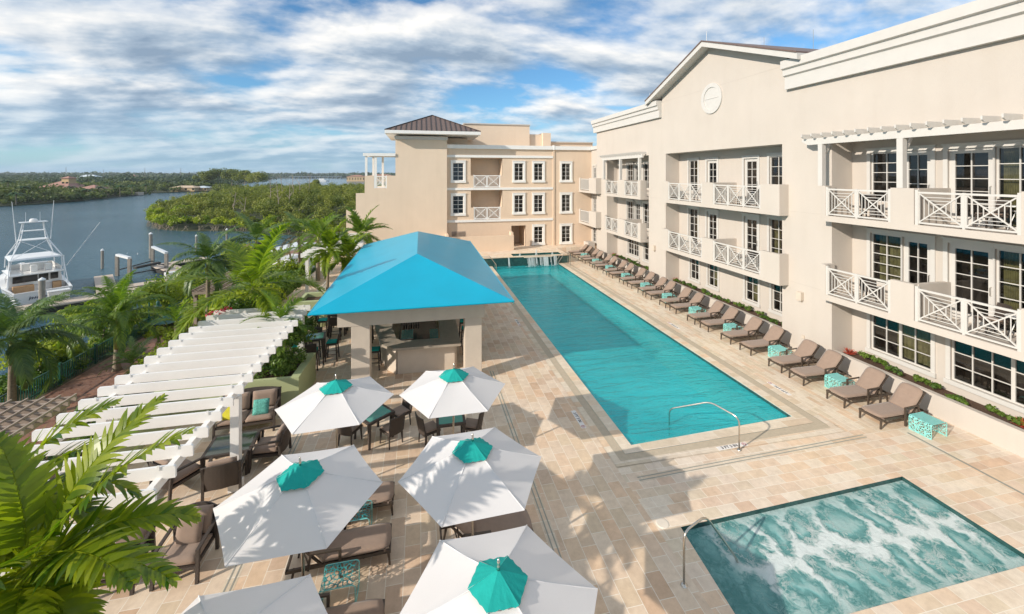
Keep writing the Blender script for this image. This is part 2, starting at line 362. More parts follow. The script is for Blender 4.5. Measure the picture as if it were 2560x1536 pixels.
def window(root, ax, c, u0, u1, z0, z1, cols=2, rows=4, trim=.13, sill=True, door=False, drape=0, D=.12, tw=None, near_handle=False, head=True, mull=None, skip=''):
    """window or glazed door filling the hole u0..u1 x z0..z1 of a wall plane"""
    m = MB(); fw = .05; d0, d1 = -D + .02, -D + .075
    gu0, gu1, gz0, gz1 = u0 + fw, u1 - fw, z0 + fw, z1 - fw
    if door: gu0, gu1, gz0, gz1 = u0 + .15, u1 - .15, z0 + .25, z1 - .16
    BX(m, ax, c, u0, gu0, d0, d1, z0, z1); BX(m, ax, c, gu1, u1, d0, d1, z0, z1)
    BX(m, ax, c, gu0, gu1, d0, d1, z0, gz0); BX(m, ax, c, gu0, gu1, d0, d1, gz1, z1)
    for i in range(1, cols):
        u = gu0 + (gu1 - gu0) * i / cols; w = .028 if (mull is None or i != mull) else .09
        BX(m, ax, c, u - w / 2, u + w / 2, d0 + .004, d1 - .006, gz0, gz1)
    for j in range(1, rows):
        z = gz0 + (gz1 - gz0) * j / rows
        BX(m, ax, c, gu0, gu1, d0 + .008, d1 - .01, z - .012, z + .012)
    o = m.build('glazed_door' if door else 'window', WM[0], root, world=True)
    p = MB(); w = d0 + .012
    p.quad(PT(ax, c, gu0, w, gz0), PT(ax, c, gu1, w, gz0), PT(ax, c, gu1, w, gz1), PT(ax, c, gu0, w, gz1)); p.build('pane', GLASS, o, world=True)
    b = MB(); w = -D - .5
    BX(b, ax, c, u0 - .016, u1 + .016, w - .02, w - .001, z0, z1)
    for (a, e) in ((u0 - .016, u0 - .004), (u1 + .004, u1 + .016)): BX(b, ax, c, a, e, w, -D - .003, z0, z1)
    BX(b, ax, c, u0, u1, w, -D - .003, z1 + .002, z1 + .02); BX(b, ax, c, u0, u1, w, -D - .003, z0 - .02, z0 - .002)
    b.build('dark_room_backing', ROOM, o, world=True)  # shallow backing box, the room's darkness painted on
    if drape:
        q = MB(); n = 14; g0, g1 = (gu0, gu0 + (gu1 - gu0) * drape) if drape > 0 else (gu1 + (gu1 - gu0) * drape, gu1)
        for i in range(n):
            a = g0 + (g1 - g0) * i / n; e = g0 + (g1 - g0) * (i + 1) / n; wa = -D - .12 - .035 * (i % 2); we = -D - .12 - .035 * ((i + 1) % 2)
            q.quad(PT(ax, c, a, wa, gz0), PT(ax, c, e, we, gz0), PT(ax, c, e, we, gz1), PT(ax, c, a, wa, gz1))
        q.build('curtain', DRAPE, o, world=True)
    if trim:
        t = MB(); tt = tw or .045; tl = .018 if 'l' in skip else trim; th = .018 if 'h' in skip else trim; el = 0 if 'l' in skip else .03; eh = 0 if 'h' in skip else .03
        BX(t, ax, c, u0 - tl, u0, -.01, tt, z0, z1 + trim); BX(t, ax, c, u1, u1 + th, -.01, tt, z0, z1 + trim)
        BX(t, ax, c, u0, u1, -.01, tt, z1, z1 + trim)
        BX(t, ax, c, u0 - tl - el, u1 + th + eh, tt - .045, tt + .03, z1 + trim, z1 + trim + .05)
        if sill: BX(t, ax, c, u0 - tl - el, u1 + th + eh, -.01, tt + .04, z0 - trim - .02, z0)
        t.build('trim', WM[0], o, world=True)
    if door:
        h = MB(); hu = u1 - .08 if near_handle else u0 + .08
        h.tube([PT(ax, c, hu, d1 + .0, z0 + .95), PT(ax, c, hu, d1 + .06, z0 + .97), PT(ax, c, hu, d1 + .06, z0 + 1.2), PT(ax, c, hu, d1, z0 + 1.22)], .012, 6)
        h.build('handle', STEEL, o, world=True)
    return o
def rail_panel(m, ax, c, u0, u1, z0, z1, w=.035, th=1.0):
    def b(ua, za, ub, zb, t=.026, d=.03):
        t *= th; d *= th
        m.bar(PT(ax, c, ua, 0, za), PT(ax, c, ub, 0, zb), t, d, up=(1, 0, 0) if ax == 'X' else (0, 1, 0))
    a0, a1, b0, b1 = u0 + .03, u1 - .03, z0 + .03, z1 - .03
    b(u0, z0, u1, z0, .05, .045); b(u0, z1, u1, z1, .06, .06)
    b(u0 + .02, z0, u0 + .02, z1, .04, .04); b(u1 - .02, z0, u1 - .02, z1, .04, .04)
    b(a0, b0, a1, b1, .035, .035); b(a0, b1, a1, b0, .035, .028)
    um, zm = (a0 + a1) / 2, (b0 + b1) / 2
    for k in (.3, .53, .76):
        du, dz = (a1 - a0) / 2 * k, (b1 - b0) / 2 * k
        b(um - du, zm - dz, um + du, zm - dz, .02, .022); b(um - du, zm + dz, um + du, zm + dz, .02, .022)
        b(um - du, zm - dz, um - du, zm + dz, .02, .02); b(um + du, zm - dz, um + du, zm + dz, .02, .02)
def railing(parent, ax, c, u0, u1, z0, n, h=1.06, name='railing', th=1.0):
    m = MB(); L = (u1 - u0) / n
    for i in range(n):
        rail_panel(m, ax, c, u0 + i * L + .03, u0 + (i + 1) * L - .03, z0 + .07, z0 + h - .04, th=th)
    for i in range(n + 1):
        u = u0 + i * L; t = .085 if i in (0, n) else .06
        BX(m, ax, c, u - t / 2, u + t / 2, -t / 2, t / 2, z0, z0 + h + (.05 if i in (0, n) else 0))
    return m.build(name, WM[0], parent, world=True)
# ------------------------------------------------------------------ SETTING: water, land, deck
def struct(name, m, mat): o = m.build(name, mat); o['kind'] = 'structure'; return o
XW, XR, XB = 15.77, 16.77, 15.29     # main wall plane, recess back wall, balcony front
WZ = -5.0
def rivermat():
    m, t, o = nt('river water'); g = N(t, 'ShaderNodeNewGeometry'); b = N(t, 'ShaderNodeBsdfPrincipled')
    b.inputs['Base Color'].default_value = (.028, .050, .062, 1); b.inputs['Roughness'].default_value = .12; b.inputs['IOR'].default_value = 1.33
    mp = N(t, 'ShaderNodeMapping'); mp.inputs['Rotation'].default_value = (0, 0, R(20)); mp.inputs['Scale'].default_value = (1, 1.9, 1); t.links.new(g.outputs['Position'], mp.inputs[0])
    n = N(t, 'ShaderNodeTexNoise', i_Scale=.8, i_Detail=8, i_Roughness=.62, i_Distortion=.4); t.links.new(mp.outputs[0], n.inputs['Vector'])
    bp = N(t, 'ShaderNodeBump', i_Strength=.95, i_Distance=.35); t.links.new(n.outputs[0], bp.inputs['Height']); t.links.new(bp.outputs[0], b.inputs['Normal'])
    n2 = N(t, 'ShaderNodeTexNoise', i_Scale=.04, i_Detail=5); t.links.new(g.outputs['Position'], n2.inputs['Vector'])
    r = ramp(t, [(.35, (.035, .10, .145)), (.65, (.06, .14, .185))], n2.outputs[0]); t.links.new(r.outputs[0], b.inputs['Base Color'])
    t.links.new(b.outputs[0], o.inputs[0]); return m
RIVER = rivermat()
m = MB(); m.quad((-7000, -300, WZ), (7000, -300, WZ), (7000, 9000, WZ), (-7000, 9000, WZ)); struct('river_water', m, RIVER)
LANDM = plain('wooded ground', (.045, .055, .02), .95, var=.4, vscale=.05)
def land(name, pts, z=WZ + .5):
    m = MB(); m.prism(pts, WZ - 1, z); return struct(name, m, LANDM)
# island of mangrove on the right of the channel, shoreline picked on the water plane
ISL = [at(383, 566, WZ), at(400, 574, WZ), at(470, 579, WZ), at(560, 578, WZ), at(630, 580, WZ), at(760, 592, WZ), at(900, 600, WZ), (10, 95), (60, 110), (70, 400), (8, 420), at(880, 462, WZ), at(740, 470, WZ), at(670, 474, WZ), at(640, 468, WZ), at(560, 468, WZ), at(548, 492, WZ), at(500, 512, WZ), at(420, 524, WZ), at(385, 540, WZ)]
land('island', ISL, WZ + .12)
FARL = [at(-900, 640, WZ), at(0, 517, WZ), at(60, 514, WZ), at(120, 510, WZ), at(200, 504, WZ), at(262, 497, WZ), at(320, 491, WZ), at(350, 487, WZ), at(356, 483, WZ), at(330, 480, WZ), at(365, 484, WZ), at(440, 482, WZ), at(552, 479, WZ), at(600, 462, WZ), at(668, 450, WZ), at(700, 446.5, WZ), at(860, 446.5, WZ), at(900, 449, WZ), (150, 900), (1500, 900), (2500, 6500), (-6500, 6500), (-6500, 100)]
land('far_shore', FARL, WZ + .4)
# bank and lower ground left of the pool podium
BANK = plain('bank soil', (.10, .085, .045), .95, var=.4, vscale=.8, bump=.5, bscale=8)
m = MB()
ys = [-20, 0, 20, 30, 36, 42, 50, 60, 75, 95]
sh = [-24, -24, -23.5, -24.5, -24.5, -23.5, -23, -23, -24, -25]
for (a, xa), (b, xb) in zip(zip(ys, sh), zip(ys[1:], sh[1:])):
    m.quad((xa, a, WZ - .3), (xb, b, WZ - .3), (xb + 3.6, b, -3.7), (xa + 3.6, a, -3.7))
    m.quad((xa + 3.6, a, -3.7), (xb + 3.6, b, -3.7), (-8.2, b, -3.7), (-8.2, a, -3.7))
m.quad((-8.2, -20, -3.7), (-8.2, 95, -3.7), (70, 95, -3.7), (70, -20, -3.7))
struct('river_bank', m, BANK)
PAVER = travertine('red brick walk', R(45), .22, .11, (.22, .10, .07), (.36, .20, .15), mortar=(.25, .16, .12))
m = MB(); m.box(-18.6, -15.0, -5, 75, -3.75, -3.6); struct('brick_path', m, PAVER)
m = MB(); m.prism([(-14.9, -5), (-8.1, -5), (-8.1, 30), (-14.9, 30)], -3.7, -3.3); struct('planting_bed', m, SOIL)
# pool deck sheets (podium with cut-outs for the pool, spa and basin)
PL = [(5.77, 10.81), (11.38, 11.02), (11.46, 34.3), (5.77, 34.3)]      # pool corners
SP = [(5.27, 5.86), (11.80, 5.86), (11.83, 8.24), (5.47, 8.07)]        # spa corners
TRAV_Y = travertine('travertine along pool', R(90), .61, .2, (.72, .58, .43), (.80, .70, .56), light=1.0)
TRAV_X = travertine('travertine courses', 0, .44, .28, (.75, .585, .45), (.81, .715, .59))
TRAV_L = travertine('travertine terrace', R(90), .52, .32, (.66, .50, .37), (.78, .65, .51))
def sheet(name, polys, mat, z):
    m = MB()
    for p in polys: m.quad(*[(x, y, z) for x, y in p])
    return struct(name, m, mat)
G_ = .80   # width of the coping band round the pool
oL, oR, oN = 4.96, 12.28, 10.02
m = MB()
m.box(-8.1, 15.77, 2, 2.0001, -3.7, 0)
m.quad((-8.1, -5, -3.7), (-8.1, 48, -3.7), (-8.1, 48, 0), (-8.1, -5, 0))
struct('podium_wall', m, GREENW)
sheet('pool_terrace', [[(-8.1, -5), (4.96, -5), (4.96, 48), (-8.1, 48)]], TRAV_L, 0)
sheet('spa_surround', [[(4.96, -5), (16.8, -5), (16.8, 5.86), (4.96, 5.86)],
                       [(4.96, 5.86), (5.27, 5.86), (5.47, 8.07), (4.96, 8.07)], [(4.96, 8.07), (5.47, 8.07), (11.83, 8.24), (16.8, 8.24), (16.8, 10.02), (4.96, 10.02)],
                       [(11.8, 5.86), (14.0, 5.86), (14.0, 8.24), (11.83, 8.24)]], TRAV_X, 0)
sheet('lounger_terrace', [[(12.28, 10.02), (16.8, 10.02), (16.8, 41), (12.28, 41)]], TRAV_Y, .0)
sheet('wall_margin', [[(14.0, 5.86), (16.8, 5.86), (16.8, 8.24), (14.0, 8.24)]], travertine('travertine slabs', 0, .8, .42, (.66, .46, .33), (.78, .66, .54)), 0)
# coping band, three strips
def band(name, mat, i0, i1, z):
    # offsets outward from the pool edge
    def off(k): return [(5.77 - k, 10.81 - k * .92), (11.38 + k * 1.1, 11.02 - k * 1.22), (11.46 + k * 1.1, 34.3), (5.77 - k, 34.3)]
    a, b = off(i0), off(i1)
    sheet(name, [[b[0], b[1], a[1], a[0]], [b[1], b[2], a[2], a[1]], [b[3], b[0], a[0], a[3]]], mat, z)
band('pool_coping', COPING, 0, .34, 0.0)
band('overflow_grate', GRATE, .34, .60, -.006)
band('coping_border', COPING, .60, .80, 0.0)
sheet('terrace_fill', [[(4.9, 10.0), (12.5, 10.0), (12.5, 10.4), (4.9, 10.4)], [(4.9, 10.4), (5.1, 10.4), (5.1, 34.5), (4.9, 34.5)], [(12.1, 10.3), (12.4, 10.3), (12.4, 34.5), (12.1, 34.5)]], COPING, -.012)
# slot drains
sheet('slot_drain', [[(2.60, -5), (2.63, -5), (2.63, 16), (2.60, 16)], [(2.70, -5), (2.73, -5), (2.73, 16), (2.70, 16)],
                     [(-3.52, -5), (-3.49, -5), (-3.49, 15), (-3.52, 15)], [(-3.42, -5), (-3.39, -5), (-3.39, 15), (-3.42, 15)],
                     [(5.3, 9.60), (12.6, 9.78), (12.6, 9.81), (5.3, 9.63)], [(5.3, 9.50), (12.6, 9.68), (12.6, 9.71), (5.3, 9.53)], [(13.95, 3), (14.02, 3), (14.02, 9.6), (13.95, 9.6)]], DRAIN, .005)
sheet('drain_cover', [[(2.56, -5), (2.77, -5), (2.77, 16), (2.56, 16)], [(-3.56, -5), (-3.35, -5), (-3.35, 15), (-3.56, 15)], [(5.3, 9.46), (12.6, 9.64), (12.6, 9.85), (5.3, 9.67)]], COPING, .002)
# pool basin
m = MB(); D = -1.15
m.quad(*[(x, y, D) for x, y in PL])
for (a, b) in zip(PL, PL[1:] + PL[:1]): m.quad((*a, D), (*b, D), (*b, 0), (*a, 0))
struct('pool_basin', m, POOLT)
m = MB(); m.box(5.85, 11.36, 10.84, 11.45, D + .01, -.38); m.box(10.85, 11.36, 11.45, 34.2, D + .01, -.42); m.box(7.2, 11.0, 11.45, 11.9, D + .01, -.70); struct('pool_steps', m, POOLS)
m = MB(); m.quad(*[(x, y, -.07) for x, y in PL]); struct('pool_water', m, poolwater('pool water', (.05, .74, .78), .40, (.52, .97, .99), 1.5, 1.0, (.42, 1.7, 1)))
m = MB()
m.bar((11.355, 11.05, -.045), (11.435, 34.3, -.045), .03, .085)
m.box(5.80, 11.42, 34.27, 34.3, -.1, -.02)
struct('waterline_tile', m, GTILE)
# spa
m = MB(); D = -.9
m.quad(*[(x, y, D) for x, y in SP])
for (a, b) in zip(SP, SP[1:] + SP[:1]): m.quad((*a, D), (*b, D), (*b, 0), (*a, 0))
struct('spa_basin', m, GTILE)
def foam():
    m, t, o = nt('spa foam water'); g = N(t, 'ShaderNodeNewGeometry')
    sp_ = N(t, 'ShaderNodeSeparateXYZ'); t.links.new(g.outputs['Position'], sp_.inputs[0])
    def M_(op, a, b=None, c=None):
        n = N(t, 'ShaderNodeMath', operation=op)
        for i, x in enumerate((a, b, c)):
            if x is None: continue
            if isinstance(x, (int, float)): n.inputs[i].default_value = x
            else: t.links.new(x, n.inputs[i])
        return n.outputs[0]
    wn = N(t, 'ShaderNodeTexNoise', i_Scale=.9, i_Detail=4, i_Roughness=.6); t.links.new(g.outputs['Position'], wn.inputs['Vector'])
    ws = N(t, 'ShaderNodeSeparateXYZ'); t.links.new(wn.outputs['Color'], ws.inputs[0])
    x = M_('ADD', sp_.outputs[0], M_('MULTIPLY', M_('SUBTRACT', ws.outputs[0], .5), 1.7))
    y = M_('ADD', sp_.outputs[1], M_('MULTIPLY', M_('SUBTRACT', ws.outputs[1], .5), 1.0))
    # two rows of elongated cells, fed by jets from both long sides
    row = M_('SUBTRACT', y, 7.02)
    ar = M_('ABSOLUTE', row)
    cx_ = M_('SUBTRACT', M_('FRACT', M_('MULTIPLY', M_('ADD', x, M_('MULTIPLY', M_('GREATER_THAN', row, 0), .37)), 1.22)), .5)
    cy = M_('SUBTRACT', M_('DIVIDE', ar, .60), 1.0)
    d = M_('SQRT', M_('ADD', M_('POWER', M_('MULTIPLY', cx_, 2.15), 2), M_('POWER', M_('MULTIPLY', cy, 1.0), 2)))
    fine = N(t, 'ShaderNodeTexNoise', i_Scale=5, i_Detail=9, i_Roughness=.72, i_Distortion=1.6); t.links.new(g.outputs['Position'], fine.inputs['Vector'])
    vo = N(t, 'ShaderNodeTexVoronoi', feature='DISTANCE_TO_EDGE', i_Scale=3.2)
    mv = N(t, 'ShaderNodeMapping'); mv.inputs['Scale'].default_value = (1.3, .7, 1)
    vm = N(t, 'ShaderNodeVectorMath', operation='ADD'); vs = N(t, 'ShaderNodeVectorMath', operation='SCALE', i_Scale=.55)
    t.links.new(fine.outputs['Color'], vs.inputs[0]); t.links.new(g.outputs['Position'], vm.inputs[0]); t.links.new(vs.outputs[0], vm.inputs[1]); t.links.new(vm.outputs[0], mv.inputs[0]); t.links.new(mv.outputs[0], vo.inputs['Vector'])
    ring = M_('ADD', d, M_('MULTIPLY', M_('SUBTRACT', fine.outputs[0], .5), 1.1))
    f1 = ramp(t, [(.0, .52), (.28, .40), (.50, .12), (.68, .10), (.86, .55), (1, .88)], ring)
    f2 = ramp(t, [(0, 1.0), (.05, .6), (.15, .0)], vo.outputs[0])
    f3 = M_('MULTIPLY', f2.outputs[0], ramp(t, [(.4, .2), (.65, 1)], wn.outputs[0]).outputs[0])
    # calmer strip on the left (steps)
    calm = ramp(t, [(0, 0), (.06, .06), (.22, .95), (.3, 1)], M_('DIVIDE', M_('SUBTRACT', M_('ADD', x, M_('MULTIPLY', M_('SUBTRACT', y, 7), .35)), 5.2), 6.6))
    ef = ramp(t, [(0, 1), (.35, 1), (.8, .72), (1.1, .6)], ar)
    tot = M_('MULTIPLY', M_('MAXIMUM', M_('MULTIPLY', f1.outputs[0], ef.outputs[0]), M_('MULTIPLY', f3, .95)), M_('MULTIPLY_ADD', calm.outputs[0], .95, .05))
    tot2 = M_('ADD', M_('MULTIPLY', tot, 1.0), M_('MULTIPLY', M_('SUBTRACT', fine.outputs[0], .47), .55))
    c = ramp(t, [(0, (.07, .23, .225)), (.22, (.17, .38, .37)), (.45, (.36, .53, .51)), (.7, (.57, .67, .65)), (1, (.76, .81, .79))], tot2)
    b = N(t, 'ShaderNodeBsdfPrincipled'); t.links.new(c.outputs[0], b.inputs['Base Color'])
    b.inputs['Roughness'].default_value = .12; b.inputs['IOR'].default_value = 1.33
    bp = N(t, 'ShaderNodeBump', i_Strength=.6, i_Distance=.06); t.links.new(M_('ADD', tot2, M_('MULTIPLY', fine.outputs[0], .6)), bp.inputs['Height']); t.links.new(bp.outputs[0], b.inputs['Normal'])
    t.links.new(b.outputs[0], o.inputs[0]); return m
m = MB(); m.quad(*[(x, y, -.1) for x, y in SP]); struct('spa_water', m, foam())
# raised platform at the far end with the small fountain basin
PZ = .70
m = MB()
m.quad((5.0, 34.3, PZ), (7.6, 34.3, PZ), (7.6, 39.2, PZ), (5.0, 39.2, PZ)); m.quad((7.6, 35.55, PZ), (11.9, 35.55, PZ), (11.9, 39.2, PZ), (7.6, 39.2, PZ))
m.quad((7.6, 34.3, PZ), (11.9, 34.3, PZ), (11.9, 34.55, PZ), (7.6, 34.55, PZ)); m.quad((11.9, 34.3, PZ), (12.45, 34.3, PZ), (12.45, 39.2, PZ), (11.9, 39.2, PZ))
m.quad((12.45, 37.6, PZ), (16.6, 37.6, PZ), (16.6, 39.2, PZ), (12.45, 39.2, PZ)); m.quad((12.45, 37.6, 0), (16.6, 37.6, 0), (16.6, 37.6, PZ), (12.45, 37.6, PZ))
m.quad((12.45, 34.3, 0), (12.45, 37.6, 0), (12.45, 37.6, PZ), (12.45, 34.3, PZ)); m.quad((-2, 36, 0), (5, 36, 0), (5, 36, PZ), (-2, 36, PZ)); m.quad((-2, 36, PZ), (5, 36, PZ), (5, 39.2, PZ), (-2, 39.2, PZ)); m.quad((5, 34.3, 0), (5, 36, 0), (5, 36, PZ), (5, 34.3, PZ))
struct('raised_platform', m, TRAV_X)
m = MB(); m.box(5.0, 12.45, 34.24, 34.298, -.3, PZ - .05); struct('cascade_wall', m, GTILE)
m = MB(); m.box(5.0, 9.0 - .55, 34.16, 34.30, PZ - .045, PZ + .01); m.box(10.9, 12.45, 34.16, 34.30, PZ - .045, PZ + .01); m.box(8.45, 10.9, 34.02, 34.30, PZ - .08, PZ - .02); struct('cascade_ledge', m, COPING)
m = MB(); m.quad((7.6, 34.55, PZ - .1), (11.9, 34.55, PZ - .1), (11.9, 35.55, PZ - .1), (7.6, 35.55, PZ - .1)); struct('fountain_water', m, poolwater('fountain water', (.05, .22, .2), .6, (.3, .6, .55), 4, .5))
m = MB()
for a, b in (((7.6, 34.55), (11.9, 34.55)), ((11.9, 34.55), (11.9, 35.55)), ((11.9, 35.55), (7.6, 35.55)), ((7.6, 35.55), (7.6, 34.55))): m.quad((*a, PZ - .3), (*b, PZ - .3), (*b, PZ), (*a, PZ))
struct('fountain_basin', m, GTILE)
FOAM = plain('falling water', (.70, .78, .79), .2, var=.1)
ft = FOAM.node_tree; fb = [n for n in ft.nodes if n.type == 'BSDF_PRINCIPLED'][0]; fo = [n for n in ft.nodes if n.type == 'OUTPUT_MATERIAL'][0]
ftr = N(ft, 'ShaderNodeBsdfTransparent'); fmx = N(ft, 'ShaderNodeMixShader'); fmx.inputs[0].default_value = .42; ft.links.new(ftr.outputs[0], fmx.inputs[1]); ft.links.new(fb.outputs[0], fmx.inputs[2]); ft.links.new(fmx.outputs[0], fo.inputs[0])
def sprinkle(name, boxes, label, cat, n, s=.02, grp=None):
    m = MB()
    for (x0, x1, y0, y1, z0, z1) in boxes:
        for k in range(n):
            x = random.choice((random.gauss(x0 + (x1 - x0) * .25, (x1 - x0) * .13), random.gauss(x0 + (x1 - x0) * .75, (x1 - x0) * .13))); x = min(x1, max(x0, x)); w_ = s * random.uniform(.8, 2.6); y = random.uniform(y0, y1)
            zt = z1; zb = z0 + (random.uniform(.0, .35) if random.random() < .4 else 0); zm = (zt + zb) / 2; dx = random.uniform(-.04, .04)
            m.quad((x - w_, y, zt), (x + w_, y, zt), (x + w_ + dx, y - .13, zm), (x - w_ + dx, y - .13, zm)); m.quad((x - w_ + dx, y - .13, zm), (x + w_ + dx, y - .13, zm), (x + w_ * 1.4 + dx, y - .2, zb), (x - w_ * 1.4 + dx, y - .2, zb))
        for k in range(n // 2): xx = random.uniform(x0 - .1, x1 + .1); m.quad((xx, y0 - .35, z0 + .012), (xx + .12, y0 - .35, z0 + .012), (xx + .1, y0 - .12, z0 + .012), (xx + .02, y0 - .12, z0 + .012)) if z1 - z0 > .4 else None
    o = m.build(name, FOAM); tag(o, label, cat, grp); return o
sprinkle('water_cascade', [(8.55, 10.85, 34.0, 34.05, -.07, .62)], 'wide sheet of falling water from the centre ledge of the pool end wall', 'waterfall', 46, .018)
sprinkle('water_jet', [(7.0, 7.16, 34.1, 34.15, -.07, .66)], 'thin falling stream of water left of the wide cascade', 'waterfall', 7, .016)
sprinkle('water_jet', [(11.0, 11.3, 34.1, 34.15, -.07, .66)], 'thin falling stream of water right of the wide cascade', 'waterfall', 12, .016)
for x, h, t in ((8.3, .22, 'low bubbling fountain jet at the left of the raised basin'), (9.75, .48, 'tallest bubbling fountain jet in the middle of the raised basin'), (11.2, .22, 'low bubbling fountain jet at the right of the raised basin')):
    m = MB(); m.lathe([(.11, 0), (.09, h * .35), (.07, h * .7), (.05, h), (0.0, h + .03)], (x, 35.0, PZ - .1), 8); tag(m.build('fountain_jet', FOAM, smooth=True), t, 'fountain')
# ------------------------------------------------------------------ RIGHT HOTEL BUILDING
HB = thing('hotel_building', (XW, 20, 0), 'cream stucco hotel with white gable, cornices and rows of balconies beside the pool', 'building')
bays = [(-2.0, 13.45), (15.77, 24.89), (27.0, 33.85)]
RT = 8.95
m = MB()
# front plane : piers and upper wall
wallgrid(m, 'X', XW, -2, 36.0, -0.2, 12.45, [(a, b, -.2, RT) for a, b in bays], D=1.0)
m.quad((XW, 15.5, 12.45), (XW, 25.31, 12.45), (XW, 25.31, 12.90), (XW, 20.43, 14.74), (XW, 15.5, 12.86))
m.quad((XW, -2, 12.45), (XW, 36, 12.45), (XW + 8, 36, 12.45), (XW + 8, -2, 12.45))
m.quad((XW, 36, 0), (XW, 36, 12.45), (XW + 8, 36, 12.45), (XW + 8, 36, 0))
m.quad((XW, 15.5, 12.45), (XW + 9, 15.5, 12.45), (XW + 9, 15.5, 12.7), (XW, 15.5, 12.7))
m.quad((XW, 25.31, 12.45), (XW + 9, 25.31, 12.45), (XW + 9, 25.31, 12.9), (XW, 25.31, 12.9))
m.build('wall', CREAM, HB, world=True)
# recess back walls with real openings
W1 = []   # (bay, u0,u1,z0,z1,cols,rows,door,drape)
for fl, z0 in ((2, 6.0), (1, 2.95)):
    zt = 8.42 if fl == 2 else 5.38
    W1 += [(0, 11.70, 12.75, z0 + .55, zt, 2, 5, 0, 0 if fl == 2 else .9), (0, 10.8, 11.66, z0 + .02, zt, 2, 4, 1, 0),
           (0, 9.23, 10.34, z0 + .02, zt, 2, 5, 1, 0), (0, 7.3, 9.19, z0 + .02, zt, 4, 5, 0, -.2)]
    W1 += [(1, 22.96, 23.86, z0 + .55, zt + .05, 2, 4, 0, .5), (1, 21.22, 22.12, z0 + .02, zt, 2, 5, 1, 0),
           (1, 18.22, 19.16, z0 + .02, zt, 2, 5, 1, 0), (1, 16.55, 17.5, z0 + .55, zt + .05, 2, 4, 0, 0 if fl == 2 else -.4)]
    W1 += [(2, 30.9, 32.1, z0 + .5, zt, 3, 4, 0, 0), (2, 29.95, 30.85, z0 + .02, zt, 2, 5, 1, 0), (2, 28.0, 29.5, z0 + .5, zt, 3, 4, 0, 0)]
W1 += [(0, 10.8, 12.75, .96, 2.36, 4, 3, 0, .62), (0, 7.4, 10.27, .96, 2.36, 6, 3, 0, .15),
       (1, 22.86, 23.72, 1.0, 2.42, 2, 3, 0, 0), (1, 21.17, 22.02, 1.0, 2.42, 2, 3, 0, .8), (1, 18.2, 19.08, 1.0, 2.42, 2, 3, 0, .8), (1, 16.5, 17.36, 1.0, 2.42, 2, 3, 0, 0),
       (2, 30.15, 31.95, 1.05, 2.42, 4, 3, 0, 0), (2, 27.9, 29.4, 1.05, 2.42, 3, 3, 0, 0)]
for b, (y0, y1) in enumerate(bays):
    m = MB(); wallgrid(m, 'X', XR, y0, y1, -.2, RT + .02, [(w[1], w[2], w[3], w[4]) for w in W1 if w[0] == b])
    m.build('recess_wall', CREAM, HB, world=True)
for b, u0, u1, z0, z1, co, ro, dr, dp in W1:
    gf = z1 < 2.6
    window(HB, 'X', XR, u0, u1, z0, z1, co, ro, trim=.12, sill=gf, door=bool(dr), drape=dp, near_handle=False, mull=(co // 2 if gf and co >= 4 else None), skip=('l' if (b == 0 and u0 == 11.70) or (b == 0 and u0 == 9.23) else 'h' if (b == 0 and u1 in (11.66, 9.19)) else ''))
m = MB()
for y0, y1 in bays: m.quad((XW, y0, RT + .015), (XR, y0, RT + .015), (XR, y1, RT + .015), (XW, y1, RT + .015))
m.build('recess_ceiling', SOFFIT, HB, world=True)
# balconies
def balcony(zf, y0, y1, blocks, rails, div=None):
    m = MB()
    prof = [(XB, zf - .2), (XR, zf - .2), (XR, zf), (XB, zf)]
    m.box(XB, XR, y0, y1, zf - .22, zf)
    for a, b in blocks: m.box(XB, XB + .16, a, b, zf, zf + 1.15)
    if div is not None: m.box(XB + .16, XR, div - .075, div + .075, zf, zf + 1.15)
    m.box(XB + .16, XW + .02, y0, y0 + .15, zf, zf + 1.15) if y0 > 0 else None
    m.box(XB + .16, XW + .02, y1 - .15, y1, zf, zf + 1.15)
    o = m.build('balcony', CREAM, HB, world=True)
    for a, b, n in rails: railing(o, 'X', XB + .06, a, b, zf, n)
for zf in (6.0, 2.95):
    balcony(zf, -1, 13.50, [(13.30, 13.50), (10.32, 11.0), (7.0, 7.88), (-1, 4)], [(11.04, 13.26, 2), (7.92, 10.26, 2), (4, 7, 3)], 10.36)
    balcony(zf, 15.43, 24.66, [(23.90, 24.66), (19.72, 20.60), (15.43, 16.48)], [(20.64, 23.86, 3), (16.52, 19.68, 3)], 19.78)
    balcony(zf, 27.3, 33.4, [(33.1, 33.4), (29.74, 30.86), (27.3, 27.66)], [(30.9, 33.06, 2), (27.7, 29.7, 2)], 29.8)
# pergolas over the top balconies
for (y0, y1, posts) in ((-1, 14.35, (13.52, 10.72, 7.0)), (27.1, 34.0, (33.55, 30.5, 27.55))):
    m = MB(); xb = XB + .08
    m.extr([(y0, 8.78), (y1 - .28, 8.78), (y1, 8.93), (y1, 9.03), (y0, 9.03)], 'x', xb - .06, xb + .06)
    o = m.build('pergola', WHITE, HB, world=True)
    for p in posts:
        q = MB(); q.box(xb - .09, xb + .09, p - .09, p + .09, 7.15, 8.775)
        q.bar((xb + .05, p, 8.2), (XW, p, 8.8), .06, .08) if p < 14 else None
        q.build('post', WHITE, o, world=True)
    y = y1 - .22
    while y > y0:
        q = MB(); q.extr([(xb - .32, 9.10), (xb - .22, 9.035), (XW - .002, 9.035), (XW - .002, 9.21), (xb - .32, 9.21)], 'y', y - .022, y + .022)
        q.build('rafter', WHITE, o, world=True); y -= .43
